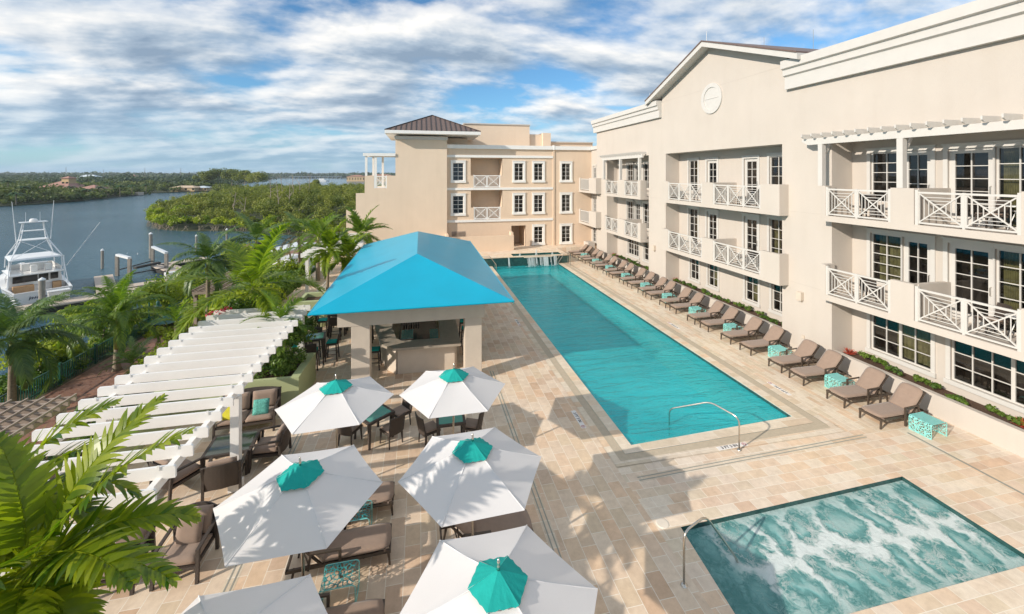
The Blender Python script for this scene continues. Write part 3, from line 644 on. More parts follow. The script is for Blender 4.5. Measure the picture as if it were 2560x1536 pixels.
# cornices
def cornice(y0, y1, z1, z0, name='cornice'):
    m = MB(); hh = z1 - z0
    prof = [(XW + .4, z1), (XW - .42, z1), (XW - .42, z1 - hh * .28), (XW - .30, z1 - hh * .31), (XW - .30, z1 - hh * .52), (XW - .19, z1 - hh * .56), (XW - .19, z0), (XW + .01, z0), (XW + .4, z0)]
    m.extr([(x, z) for x, z in prof], 'y', y0, y1); m.build(name, WHITE, HB, world=True)
cornice(-2, 15.45, 12.52, 11.30); cornice(25.36, 36.35, 12.52, 11.40)
# gable roof
m = MB(); yc, hs, ez, az, xo = 20.43, 6.0, 12.62, 14.92, XW - .62
def slab(y0, z0, y1, z1, t, x0, x1):
    vs = [(x, y, z) for x in (x0, x1) for (y, z) in ((y0, z0), (y1, z1), (y1, z1 + t), (y0, z0 + t))]
    m.add(vs, [(0, 1, 2, 3), (7, 6, 5, 4), (0, 4, 5, 1), (1, 5, 6, 2), (2, 6, 7, 3), (3, 7, 4, 0)])
slab(yc - hs, ez, yc, az, .07, xo - .04, XW + 9); slab(yc + hs, ez, yc, az, .07, xo - .04, XW + 9)
k = 0
m.build('gable_roof', BROWNR, HB, world=True)
m = MB()
slab(yc - hs, ez - .27, yc, az - .27, .265, xo, xo + .06); slab(yc + hs, ez - .27, yc, az - .27, .265, xo, xo + .06)
m.box(xo + .065, XW + 9, yc - hs, yc - hs + .05, ez - .27, ez - .003); m.box(xo + .065, XW + 9, yc + hs - .05, yc + hs, ez - .27, ez - .003)
slab(yc - hs + .25, ez - .16, yc, az - .20, .03, xo + .065, XW + 9); slab(yc + hs - .25, ez - .16, yc, az - .20, .03, xo + .065, XW + 9)
m.build('gable_fascia', WHITE, HB, world=True)
m = MB(); m.box(XW - .002, XW + .12, 15.5, 25.31, 12.405, 12.42); m.build('control_joint', plain('joint sealant', (.46, .41, .36), .8), HB, world=True)
for z in (2.93, 5.98):
    for y0, y1 in ((13.52, 15.42), (24.92, 26.98), (34.0, 35.9)): m = MB(); m.box(XW - .0015, XW + .01, y0, y1, z, z + .012); m.build('control_joint', MATS['joint sealant'], HB, world=True)
# round ornament
m = MB(); vs = []
def disc(m, r0, r1, w0, w1, n=48):
    vs = []; 
    for r, w in ((r0, w0), (r0, w1), (r1, w1), (r1, w0)):
        vs += [(XW - w, 20.4 + r * math.cos(2 * math.pi * k / n), 11.80 + r * math.sin(2 * math.pi * k / n)) for k in range(n)]
    fs = [(i * n + k, i * n + (k + 1) % n, ((i + 1) % 4) * n + (k + 1) % n, ((i + 1) % 4) * n + k) for i in range(4) for k in range(n)]
    m.add(vs, fs)
disc(m, .62, .84, 0, .07); disc(m, .001, .62, 0, .025); m.box(XW - .045, XW - .026, 19.8, 21.0, 11.79, 11.82)
m.build('round_medallion', WHITE, HB, world=True, smooth=False)
for (x, y, z, h) in ((xo + .3, yc, 14.95, .55), (19.2, yc, 14.95, .5), (xo + .3, yc + hs - .1, 12.7, .5), (20.4, yc - 2, 14.2, 1.1), (23, yc - 3, 13.8, .8), (24, yc - 3.4, 13.6, .6)):
    m = MB(); m.tube([(x, y, z - .3), (x, y, z + h)], .012, 5); m.build('lightning_rod', STEEL, HB, world=True)
# section in the corner (set back), with two balconies
m = MB()
S4 = [(38.0, 38.75, z0, z1) for z0, z1 in ((1.0, 2.6), (3.0, 5.35), (6.05, 8.4))]
wallgrid(m, 'X', 16.6, 36.0, 39.2, -.2, 10.0, S4)
m.box(16.55, 20, 36.0, 39.3, 10.0, 10.33) if 0 else None
m.build('corner_wall', CREAM, HB, world=True)
m = MB(); m.box(16.45, 24, 36.01, 39.0, 9.99, 10.33); m.build('cornice', WHITE, HB, world=True)
for i, (a, b, z0, z1) in enumerate(S4): window(HB, 'X', 16.6, a, b, z0, z1, 2, 4, trim=.1, sill=(i == 0), door=(i > 0))
for zf in (6.05, 3.0):
    m = MB(); m.box(15.25, 16.58, 36.61, 39.15, zf - .2, zf); m.box(15.25, 15.4, 38.75, 39.15, zf, zf + 1.2); m.box(15.25, 15.4, 35.0, 36.6, zf - .2, zf + 1.2); m.box(15.4, XW, 35.0, 36.04, zf - .2, zf + 1.2)
    o = m.build('balcony', CREAM, HB, world=True); q = MB()
    q.box(15.28, 15.34, 36.65, 38.72, zf + 1.05, zf + 1.12); q.box(15.28, 15.34, 36.65, 38.72, zf + .08, zf + .14)
    for k in range(17): y = 36.72 + k * .121; q.box(15.295, 15.325, y, y + .03, zf + .14, zf + 1.05)
    q.build('railing', WHITE, o, world=True)
# wall lanterns / boxes
for y, z, t in ((14.8, 2.45, ''), (26.2, 2.53, ''), (14.7, .75, '')):
    m = MB()
    if z > 1: m.box(XW - .16, XW, y - .12, y + .12, z - .17, z + .17); m.box(XW - .13, XW, y - .09, y + .09, z - .22, z - .171)
    else: m.box(XW - .05, XW, y - .06, y + .06, z - .07, z + .07)
    m.build('wall_box', STONE, HB, world=True, bevel=.01)
# planter walls across the bays
for i, (y0, y1) in enumerate(bays):
    t = thing('planter', (XW, (max(y0, 0) + y1) / 2, 0), ['low cream planter wall behind the nearest sun loungers', 'low cream planter wall in the middle bay under the round gable ornament', 'low cream planter wall in the farthest bay beside the corner of the wings'][i], 'planter', 'planters along the hotel wall')
    m = MB(); m.box(XW + .0, XW + .18, y0 + .005, y1 - .005, -.1, .69); m.build('wall', CREAM, t, world=True)
    m = MB(); m.box(XW + .18, XR - .005, y0 + .005, y1 - .005, .3, .56); m.build('soil', SOIL, t, world=True)
m = MB(); m.box(15.55, 16.2, 37.4, 38.6, 0, 1.1)
t = thing('planter', (15.8, 38, 0), 'white low planter at the far end of the lounger row by the corner', 'planter', 'planters along the hotel wall'); m.build('wall', CREAM, t, world=True)
# ------------------------------------------------------------------ FAR WING
WG = thing('hotel_wing', (5, 39.2, 0), 'peach stucco three storey wing with white window surrounds closing the far end of the pool', 'building')
YW = 39.2; WM[0] = WHITE2
hol = []
for fl in range(3):
    dz = -3.06 * fl
    if fl < 2: hol += [(2.89, 3.90, 7.0 + dz, 8.66 + dz), (8.73, 9.63, 7.0 + dz, 8.66 + dz)]
    zb = 7.0 + dz + (.06 if fl == 2 else 0); hol += [(10.68, 11.58, zb, 8.66 + dz), (13.49, 14.40, zb, 8.66 + dz)]
log = [(4.56, 7.56, 6.34, 9.12), (4.58, 7.58, 3.34, 6.1)]
door = [(8.45, 9.85, PZ - .02, 2.68)]
m = MB(); wallgrid(m, 'Y', YW, 2.3, 12.6, -.1, 10.2, [h for h in hol if h[0] < 12] + log + door, D=.14)
wallgrid(m, 'Y', YW, 12.6, 16.6, -.1, 10.2, [h for h in hol if h[0] > 12])
for a, b, z0, z1 in log: m.add([(a, YW, z0), (a, YW + 1.6, z0), (a, YW + 1.6, z1), (a, YW, z1), (b, YW, z0), (b, YW + 1.6, z0), (b, YW + 1.6, z1), (b, YW, z1)], [(0, 1, 2, 3), (4, 5, 6, 7), (0, 1, 5, 4), (3, 2, 6, 7), (1, 2, 6, 5)])
for a, b, z0, z1 in door: m.add([(a, YW, z0), (a, YW + 2.6, z0), (a, YW + 2.6, z1), (a, YW, z1), (b, YW, z0), (b, YW + 2.6, z0), (b, YW + 2.6, z1), (b, YW, z1)], [(0, 1, 2, 3), (4, 5, 6, 7), (0, 1, 5, 4), (3, 2, 6, 7), (1, 2, 6, 5)])
for a, b, z0, z1 in log:
    m.box(a + .001, a + .27, YW, YW + .15, z0, z0 + 1.13); m.box(b - .19, b - .001, YW, YW + .15, z0, z0 + 1.13)
m.box(2.3, 20, 39.25, 50, 9.8, 9.98)
m.build('wall', PEACH, WG, world=True)
for a, b, z0, z1 in hol: window(WG, 'Y', YW, a, b, z0, z1, 2, 4, trim=.18, tw=.07)
for a, b, z0, z1 in log: railing(WG, 'Y', YW + .05, a + .29, b - .2, z0, 2, h=1.15, th=1.5)
m = MB(); q = .16
m.box(2.3, 12.6, YW - q, YW, 9.98, 10.34); m.box(12.6, 12.72, YW - q - .03, YW + .2, 9.95, 10.40); m.box(12.72, 16.6, YW - q, YW, 9.98, 10.34)
m.build('cornice', WHITE2, WG, world=True)
for z0, z1 in ((9.16, 9.39), (6.12, 6.335), (3.12, 3.335)):
    m = MB(); m.box(2.34, 12.58, YW - .09, YW, z0, z1); m.build('string_course', WHITE2, WG, world=True)
m = MB(); m.box(12.58, 12.75, YW - .07, YW + .01, -.1, 9.97); m.build('pilaster', PEACH, WG, world=True)
m = MB(); m.box(2.8, 4.05, YW - .02, YW, 1.2, 2.28)
for k in range(10): m.bar((2.85, YW - .035, 1.25 + k * .1), (4.0, YW - .035, 1.28 + k * .1), .05, .015)
m.build('louvre', WOODG, WG, world=True)
# penthouse blocks on the roof
m = MB(); m.box(4.4, 11.5, 44, 50, 9.98, 12.85); m.box(11.5, 13.0, 44.3, 50, 9.98, 11.95); m.box(13.0, 13.9, 44.0, 50, 9.98, 12.1); m.box(13.9, 19, 44.5, 50, 9.98, 11.1); m.build('penthouse', TOWERM, WG, world=True)
m = MB(); m.box(4.35, 11.55, 43.9, 50, 12.85, 12.97); m.box(13.85, 19, 44.3, 50.2, 11.1, 11.22); m.build('parapet_cap', WHITE, WG, world=True)
# tower
m = MB(); YT = 38.8
m.box(-2.21, 2.34, YT, 48, -4, 11.05); m.box(2.34, 4.4, 40.6, 47, 9.98, 11.05)
m.box(-4.82, -2.215, YT + .001, 46, -4, 7.47) if 0 else None
prof = [(-2.215, -4), (-2.215, 7.47), (-2.95, 7.47), (-2.95, 6.34), (-4.04, 6.34), (-4.04, 7.47), (-4.82, 7.47), (-4.82, 5.93), (-5.55, 5.93), (-5.55, 4.9), (-5.8, 4.7), (-5.8, 4.46), (-6.35, 4.46), (-6.35, -4)]
n = len(prof); 
m.extr([(x, z) for x, z in prof], 'y', YT, YT + .3) if 0 else None
for x0, x1, zt in ((-2.95, -2.21, 7.47), (-4.04, -2.95, 6.34), (-4.82, -4.04, 7.47), (-5.55, -4.82, 5.93), (-6.35, -5.55, 4.46)):
    m.box(x0, x1, YT, YT + .25, -4, zt); m.box(x0, x1, YT + .25, 46, -4, min(zt, 6.34) - .01 if x0 > -5 else zt - 1)
m.build('tower_wall', TOWERM, WG, world=True)
m = MB(); m.box(-2.3, 2.42, YT - .12, YT, 10.72, 11.0); m.build('cornice', WHITE, WG, world=True)
ex0, ex1, ey0, ey1, ez_ = -3.05, 5.3, 37.75, 46.1, 11.32
apx = ((ex0 + ex1) / 2 - .03, (ey0 + ey1) / 2, 13.35)
m = MB(); m.add([(ex0, ey0, ez_ + .12), (ex1, ey0, ez_ + .12), (ex1, ey1, ez_ + .12), (ex0, ey1, ez_ + .12), apx], [(0, 1, 4), (1, 2, 4), (2, 3, 4), (3, 0, 4), (0, 3, 2, 1)])
rf = m.build('hip_roof', BROWNR, WG, world=True)
m = MB()
def seam(p, q): m.bar(p, q, .05, .09)
A = Vector(apx)
for k in range(1, 19):
    x = ex0 + (ex1 - ex0) * k / 19; t = 1 - abs(x - A.x) / ((ex1 - ex0) / 2)
    top = Vector((x, ey0 + (A.y - ey0) * t, ez_ + .12 + (A.z - ez_ - .12) * t)); seam(Vector((x, ey0, ez_ + .14)), top + Vector((0, 0, .02)))
    y = ey0 + (ey1 - ey0) * k / 19; t = 1 - abs(y - A.y) / ((ey1 - ey0) / 2)
    top = Vector((ex1 + (A.x - ex1) * t, y, ez_ + .12 + (A.z - ez_ - .12) * t)); seam(Vector((ex1, y, ez_ + .14)), top + Vector((0, 0, .02)))
for c in ((ex0, ey0), (ex1, ey0), (ex1, ey1)): seam(Vector((*c, ez_ + .15)), A + Vector((0, 0, .03)))
m.build('roof_seams', plain('dark roof seam', (.05, .035, .03), .4, metal=.5), rf, world=True)
m = MB(); m.box(ex0, ex1, ey0, ey1, ez_ - .16, ez_ + .115); m.build('fascia', WHITE2, WG, world=True)
railing(WG, 'Y', YT + .05, -4.0, -2.98, 6.34, 1, h=1.1, th=1.4)
m = MB(); m.box(-4.95, -2.2, YT - .1, YT, 9.2, 9.38); m.box(-4.95, -2.2, YT + 2.4, YT + 2.5, 9.2, 9.38)
m.box(-4.95, -2.2, YT - .1, YT + 2.5, 9.38, 9.46)
o = m.build('terrace_pergola', WHITE2, WG, world=True)
for x, y in ((-4.7, YT + .1), (-4.35, YT + 2.45), (-3.9, YT + .1), (-3.5, YT + 2.45)):
    q = MB(); q.box(x - .09, x + .09, y - .09, y + .09, 6.4, 9.2); q.build('post', WHITE2, o, world=True)
WM[0] = WHITE
# low wall in front of the wing
t = thing('low_wall', (5, 37.3, PZ), 'low peach stucco screen wall on the raised platform in front of the wing', 'wall')
m = MB(); m.box(2.2, 8.25, 37.2, 37.4, 0, 2.05); m.box(2.2, 2.4, 37.4, 39.2, 0, 2.2); m.prism([(8.05, 37.4), (8.25, 37.4), (8.25, 38.3), (8.05, 38.3)], 0, 2.3); m.build('wall', PEACH, t, world=True)
# ------------------------------------------------------------------ BAR PAVILION
BP = thing('bar_pavilion', (-.15, 21.4, 0), 'poolside bar pavilion with bright blue fabric hip roof on stone columns', 'pavilion')
ex0, ex1, ey0, ey1, ez = -3.53, 3.23, 14.58, 28.25, 3.1
xr, yr0, yr1, zr = -.15, 17.95, 24.95, 4.29
m = MB(); NN = 10
def grid_face(a, b, c, d, n=10, sag=.05):
    a, b, c, d = map(Vector, (a, b, c, d)); vs = []; fs = []
    for i in range(n + 1):
        for j in range(n + 1):
            u, v = i / n, j / n; p = a.lerp(b, u).lerp(d.lerp(c, u), v)
            p.z -= sag * 16 * u * (1 - u) * v * (1 - v); vs.append(p)
    for i in range(n):
        for j in range(n): fs.append((i * (n + 1) + j, (i + 1) * (n + 1) + j, (i + 1) * (n + 1) + j + 1, i * (n + 1) + j + 1))
    m.add(vs, fs)
E1, E2, E3, E4 = (ex0, ey0, ez), (ex1, ey0, ez), (ex1, ey1, ez), (ex0, ey1, ez); R1, R2 = (xr, yr0, zr), (xr, yr1, zr)
grid_face(E1, E2, R1, R1); grid_face(E2, E3, R2, R1); grid_face(E3, E4, R2, R2); grid_face(E4, E1, R1, R2)
o = m.build('fabric_roof', BLUEF, BP, world=True, smooth=False)
m = MB(); EE = [Vector(e) for e in (E1, E2, E3, E4)]
for a, b in zip(EE, EE[1:] + EE[:1]): m.tube([a - Vector((0, 0, .02)), b - Vector((0, 0, .02))], .035, 8)
m.build('roof_hem', BLUEF, o, world=True)
m = MB()
for a, b in ((E1, R1), (E2, R1), (E3, R2), (E4, R2), (R1, R2)): m.tube([Vector(a) - Vector((0, 0, .09)), Vector(b) - Vector((0, 0, .09))], .04, 8)
m.build('roof_frame', STEEL, BP, world=True)
cx0, cx1, cy0, cy1 = -2.36, 2.2, 15.4, 27.3
m = MB(); bx0, bx1 = cx0 - .45, cx1 + .1
m.box(bx0, bx1, cy0 - .01, cy0 + .55, 2.32, 2.98); m.box(bx0, bx1, cy1 - .55, cy1, 2.32, 2.98); m.box(bx0, bx0 + .55, cy0 + .55, cy1 - .55, 2.32, 2.98); m.box(bx1 - .55, bx1, cy0 + .55, cy1 - .55, 2.32, 2.98)
m.build('beam', STONE, BP, world=True)
for x, y in ((cx0, cy0), (cx1 - .62, cy0), (cx0, cy1 - .6), (cx1 - .62, cy1 - .6), (cx0, 21.2), (cx1 - .62, 21.2)):
    m = MB(); m.box(x, x + .62, y, y + .58, 0, 2.315); m.build('column', STONE, BP, world=True, bevel=.008, seg=1)
# bar counter ring
BC = thing('bar_counter', (0, 20, 0), 'stone topped bar counter running in a ring under the blue roof', 'counter')
out = [(-1.95, 25.5), (-1.9, 18.6), (-1.45, 16.65), (-1.0, 16.18), (1.5, 16.12), (1.55, 25.5)]
inn = [(-1.2, 24.8), (-1.2, 18.6), (-.95, 17.2), (-.74, 16.9), (.75, 16.85), (.85, 24.8)]
m = MB(); n = 6
for (z0, z1) in ((1.03, 1.12),):
    vs = [(x, y, z1) for x, y in out] + [(x, y, z1) for x, y in inn] + [(x, y, z0) for x, y in out] + [(x, y, z0) for x, y in inn]
    fs = []
    for i in range(n):
        j = (i + 1) % n; fs += [(i, j, j + n, i + n), (i + 2 * n, j + 2 * n, j + 3 * n, i + 3 * n), (i, j, j + 2 * n, i + 2 * n), (i + n, j + n, j + 3 * n, i + 3 * n)]
    m.add(vs, fs)
m.build('counter_top', STONE2, BC, world=True)
m = MB(); mid = [(x * .86, y + (.42 if y < 18 else -.2)) for x, y in out]
for i in range(n):
    a, b = mid[i], mid[(i + 1) % n]
    m.bar((*a, .515), (*b, .515), .16, 1.03)
m.build('counter_base', STONE, BC, world=True)
m = MB(); m.box(-1.0, .75, 17.6, 24.5, .0, .02); m.box(-.75, -.15, 17.5, 18.3, .02, .85); m.box(-.1, .35, 17.6, 18.2, .02, .8); m.build('back_bar', plain('dark back bar', (.035, .02, .016), .3, var=.4), BC, world=True)
m = MB(); m.box(-.8, -.3, 17.35, 18.4, .86, 1.0); m.build('ice_bin', STEEL, BC, world=True, bevel=.02)
m = MB(); m.box(.35, .72, 17.1, 18.3, .83, .98); m.build('sink', STEEL, BC, world=True, bevel=.02)
m = MB()
for k in range(7): m.lathe([(0, 0), (.035, 0), (.035, .16), (.012, .22), (.012, .28), (0, .28)], (-.7 + k * .1, 18.7 + .06 * (k % 2), .9), 8)
tag(m.build('bottles', BLACKG), 'cluster of dark bottles standing inside the bar', 'bottles', kind='stuff')
# ------------------------------------------------------------------ MAIN PERGOLA
PG = thing('white_pergola', (-5.7, 11.5, 0), 'long white timber pergola with closely spaced rafters left of the umbrellas', 'pergola')
zp = 2.6
m = MB(); m.box(-4.42, -4.32, 4.2, 17.7, 2.26, 2.42); m.build('beam', WHITEB, PG, world=True)
m = MB(); m.box(-7.12, -7.02, 4.2, 17.7, 2.26, 2.42); m.build('beam', WHITEB, PG, world=True)
ry = [17.34 - .565 * k for k in range(22)]
for y in ry:
    m = MB(); a, b = -7.40, -4.12; h = .21; yy0, yy1 = y - .024, y + .024
    prof = [(a + .03, zp), (b - .03, zp), (b, zp - .03), (b, zp - h), (a + .0, zp - h), (a, zp - .03)]
    m.extr(prof, 'y', yy0, yy1); rr = m.build('rafter', WHITEB, PG, world=True)
    q = MB()
    for x in (-4.37, -7.07):
        q = MB(); q.box(x - .02, x + .02, y - .04, y - .025, zp - .04, zp + .035); q.build('bracket', WHITEB, rr, world=True)
for x in (-4.37, -7.07):
    for y in (5.0, 11.35, 17.0):
        m = MB(); m.box(x - .095, x + .095, y - .095, y + .095, 0, 2.26); m.box(x - .13, x + .13, y - .13, y + .13, 0, .18); m.build('post', WHITEB, PG, world=True)
PG2 = thing('white_pergola', (-5.7, 33, 0), 'second white pergola farther along, beyond the palms beside the blue roof', 'pergola')
m = MB(); m.box(-4.42, -4.32, 28.5, 37.9, 2.26, 2.46); m.box(-7.12, -7.02, 28.5, 37.9, 2.26, 2.46); m.build('beam', WHITEB, PG2, world=True)
for k in range(19):
    y = 28.7 + .5 * k; m = MB(); m.box(-7.4, -4.12, y - .04, y + .04, 2.34, 2.6); m.build('rafter', WHITEB, PG2, world=True)
for x in (-4.37, -7.07):
    for y in (28.9, 33, 37.5): m = MB(); m.box(x - .09, x + .09, y - .09, y + .09, 0, 2.26); m.build('post', WHITEB, PG2, world=True)
# stair balustrade & sage walls along the podium edge
def balustrade(name, y0, y1, x, z0, z1, label):
    t = thing(name, (x, y0, z0), label, 'railing'); n = max(2, int(abs(y1 - y0) / .13)); 
    m = MB(); m.bar((x, y0, z0 + .95), (x, y1, z1 + .95), .07, .06); m.bar((x, y0, z0 + .12), (x, y1, z1 + .12), .05, .05); m.build('handrail', WHITE, t, world=True)
    m = MB()
    for k in range(1, n): f = k / n; y = y0 + (y1 - y0) * f; z = z0 + (z1 - z0) * f; m.box(x - .015, x + .015, y - .015, y + .015, z + .12, z + .95)
    m.build('balusters', WHITE, t, world=True)
    for y, z in ((y0, z0), (y1, z1)): m = MB(); m.box(x - .06, x + .06, y - .06, y + .06, z, z + 1.1); m.lathe([(.09, 0), (.09, .03), (0, .1)], (x, y, z + 1.1), 4); m.build('newel_post', WHITE, t, world=True)
    return t
balustrade('stair_railing', 6, 11.2, -7.75, -.1, -.1, 'white baluster railing below the near end of the white pergola')
balustrade('stair_railing', 11.4, 13.8, -8.3, -1.3, .0, 'sloping white stair railing seen between the pergola rafters')
balustrade('stair_railing', 21.5, 28.3, -5.7, .0, .0, 'white baluster railing beside the sage wall left of the blue roof')
for i, (pts, h, lab) in enumerate([
    ([(-7.9, 14.9), (-3.88, 14.82), (-3.80, 16.75), (-7.9, 16.9)], 1.0, 'sage green stucco planter behind the sofa at the end of the terrace'),
    ([(-7.9, 12.0), (-7.55, 12.0), (-7.55, 14.85), (-7.9, 14.85)], 1.0, 'sage green planter wall seen through the pergola rafters'),
    ([(-6.6, 18.6), (-5.6, 18.6), (-5.6, 21.3), (-6.6, 21.3)], .7, 'sage green planter at the foot of the palms left of the bar'),
    ([(-6.0, 22.4), (-4.7, 22.4), (-4.7, 24.2), (-6.0, 24.2)], 1.3, 'tall sage green wall beside the white stair balusters'),
    ([(-7.9, 4), (-7.5, 4), (-7.5, 8), (-7.9, 8)], .9, 'sage green planter wall hidden under the near palm fronds')]):
    cx_ = sum(p[0] for p in pts) / 4; cy_ = sum(p[1] for p in pts) / 4
    t = thing('planter', (cx_, cy_, 0), lab, 'planter', 'sage green planters'); m = MB()
    if (pts[1][0] - pts[0][0]) > .9:
        c = Vector((cx_, cy_)); inner = [tuple(Vector(p) - (Vector(p) - c) * (.22 / max(.8, (Vector(p) - c).length)) * 1.3) for p in pts]
        for a, b, ia, ib in zip(pts, pts[1:] + pts[:1], inner, inner[1:] + inner[:1]):
            m.add([(*a, 0), (*b, 0), (*ib, 0), (*ia, 0), (*a, h), (*b, h), (*ib, h), (*ia, h)], [(0, 1, 5, 4), (3, 2, 6, 7), (4, 5, 6, 7)])
        m.build('wall', GREENW, t, world=True)
        m = MB(); m.prism(inner, h - .3, h - .2); m.build('soil', SOIL, t, world=True)
    else:
        m.prism(pts, 0, h); m.build('wall', GREENW, t, world=True)
# ------------------------------------------------------------------ UMBRELLAS
WCAN = plain('white canvas', (.86, .84, .83), .85, var=.02, vscale=2, bump=.06, bscale=90, spec=.15)
WT = WCAN.node_tree; bs = [n for n in WT.nodes if n.type == 'BSDF_PRINCIPLED'][0]; ot = [n for n in WT.nodes if n.type == 'OUTPUT_MATERIAL'][0]
tr = N(WT, 'ShaderNodeBsdfTranslucent'); tr.inputs[0].default_value = (.7, .68, .64, 1); mx = N(WT, 'ShaderNodeMixShader'); mx.inputs[0].default_value = .26
WT.links.new(bs.outputs[0], mx.inputs[1]); WT.links.new(tr.outputs[0], mx.inputs[2]); WT.links.new(mx.outputs[0], ot.inputs[0])
def canopy(m, Rr, z_edge, z_top, n=10, curve=.0, sides=6, ruffle=0, a0=0, cusp=.012):
    rs = random.Random(int(Rr * 1000) + int(a0 * 100))
    for s in range(sides):
        A, B = 2 * math.pi * s / sides + a0, 2 * math.pi * (s + 1) / sides + a0
        vs = []; fs = []; K = 8
        for i in range(n + 1):
            t = i / n
            for j in range(K + 1):
                u = j / K
                px = ((1 - u) * math.cos(A) + u * math.cos(B)) * Rr * t; py = ((1 - u) * math.sin(A) + u * math.sin(B)) * Rr * t
                e = 4 * u * (1 - u)
                z = z_top + (z_edge - z_top) * (t ** (1 - curve))
                z -= .018 * e * math.sin(math.pi * min(1, t * .85)) * (1 if not ruffle else 0)
                r = 1 - cusp * e * t * t
                if ruffle: z += ruffle * math.sin(j * 2.4 + s * 1.7) * t * t; r += ruffle * .6 * math.cos(j * 2.1 + s) * t
                vs.append((px * r, py * r, z))
        for i in range(n):
            for j in range(K): a = i * (K + 1) + j; fs.append((a, a + 1, a + K + 2, a + K + 1))
        m.add(vs, fs)
def make_umbrella():
    t = thing('parasol', (0, 0, 0)); m = MB(); canopy(m, 1.34, 2.13, 2.58, a0=0); c = m.build('canopy', WCAN, t, smooth=False)
    for p in c.data.polygons: p.use_smooth = True
    q = MB()
    for k in range(6): a = math.pi * k / 3; q.tube([(.05 * math.cos(a), .05 * math.sin(a), 2.585), (.7 * math.cos(a), .7 * math.sin(a), 2.335), (1.335 * math.cos(a), 1.335 * math.sin(a), 2.137)], .009, 5)
    q.build('seam', WCAN, c)
    m = MB(); canopy(m, .385, 2.49, 2.66, n=6, ruffle=.010, a0=0, cusp=.0); cp = m.build('vent_cap', TEAL, t, smooth=True)
    m = MB(); m.lathe([(.0, 0), (.022, 0), (.022, .06), (.017, .08), (.02, .10), (.012, .15), (0, .155)], (0, 0, 2.64), 10); m.build('finial', STEEL, t, smooth=True)
    m = MB(); m.tube([(0, 0, .1), (0, 0, 2.6)], .025, 10); m.build('pole', STEEL, t, smooth=True)
    for k in range(6):
        a = math.pi * k / 3; m = MB(); m.bar((.04 * math.cos(a), .04 * math.sin(a), 2.52), (1.3 * math.cos(a), 1.3 * math.sin(a), 2.10), .014, .022); m.bar((.05 * math.cos(a), .05 * math.sin(a), 1.95), (.68 * math.cos(a), .68 * math.sin(a), 2.30), .012, .016); m.build('rib', STEEL, t)
    m = MB(); m.lathe([(0, 0), (.3, 0), (.3, .06), (.06, .09), (.045, .1), (.045, .4), (0, .4)], n=20); m.build('base', FRAMEB, t)
    return t
um = make_umbrella()
UMB = [(.94, 7.77, 2, 'white parasol with teal cap over a lounger, middle of the right column'), (-1.95, 7.80, -1, 'white parasol with teal cap and palm shadows, middle of the left column'),
       (.80, 10.74, 1, 'white parasol with teal cap nearest the front of the bar, right column'), (-1.95, 10.72, 1, 'white parasol with teal cap beside the sage planter, shading a glass table'),
       (.93, 5.2, 0, 'large white parasol with teal cap at the bottom edge of the picture'), (-2.15, 5.02, 1, 'white parasol cut off at the bottom left, shaded by the palm')]
for i, (x, y, rz, lab) in enumerate(UMB):
    o = um if i == 0 else dup(um); o.location = (x, y, 0); o.rotation_euler = (R([0, 1.2, 0, -1.0, .6, -.6][i]), R([0, -1.2, .5, -1, .4, .6][i]), R(rz)); tag(o, lab, 'parasol', 'white parasols with teal caps on the terrace')
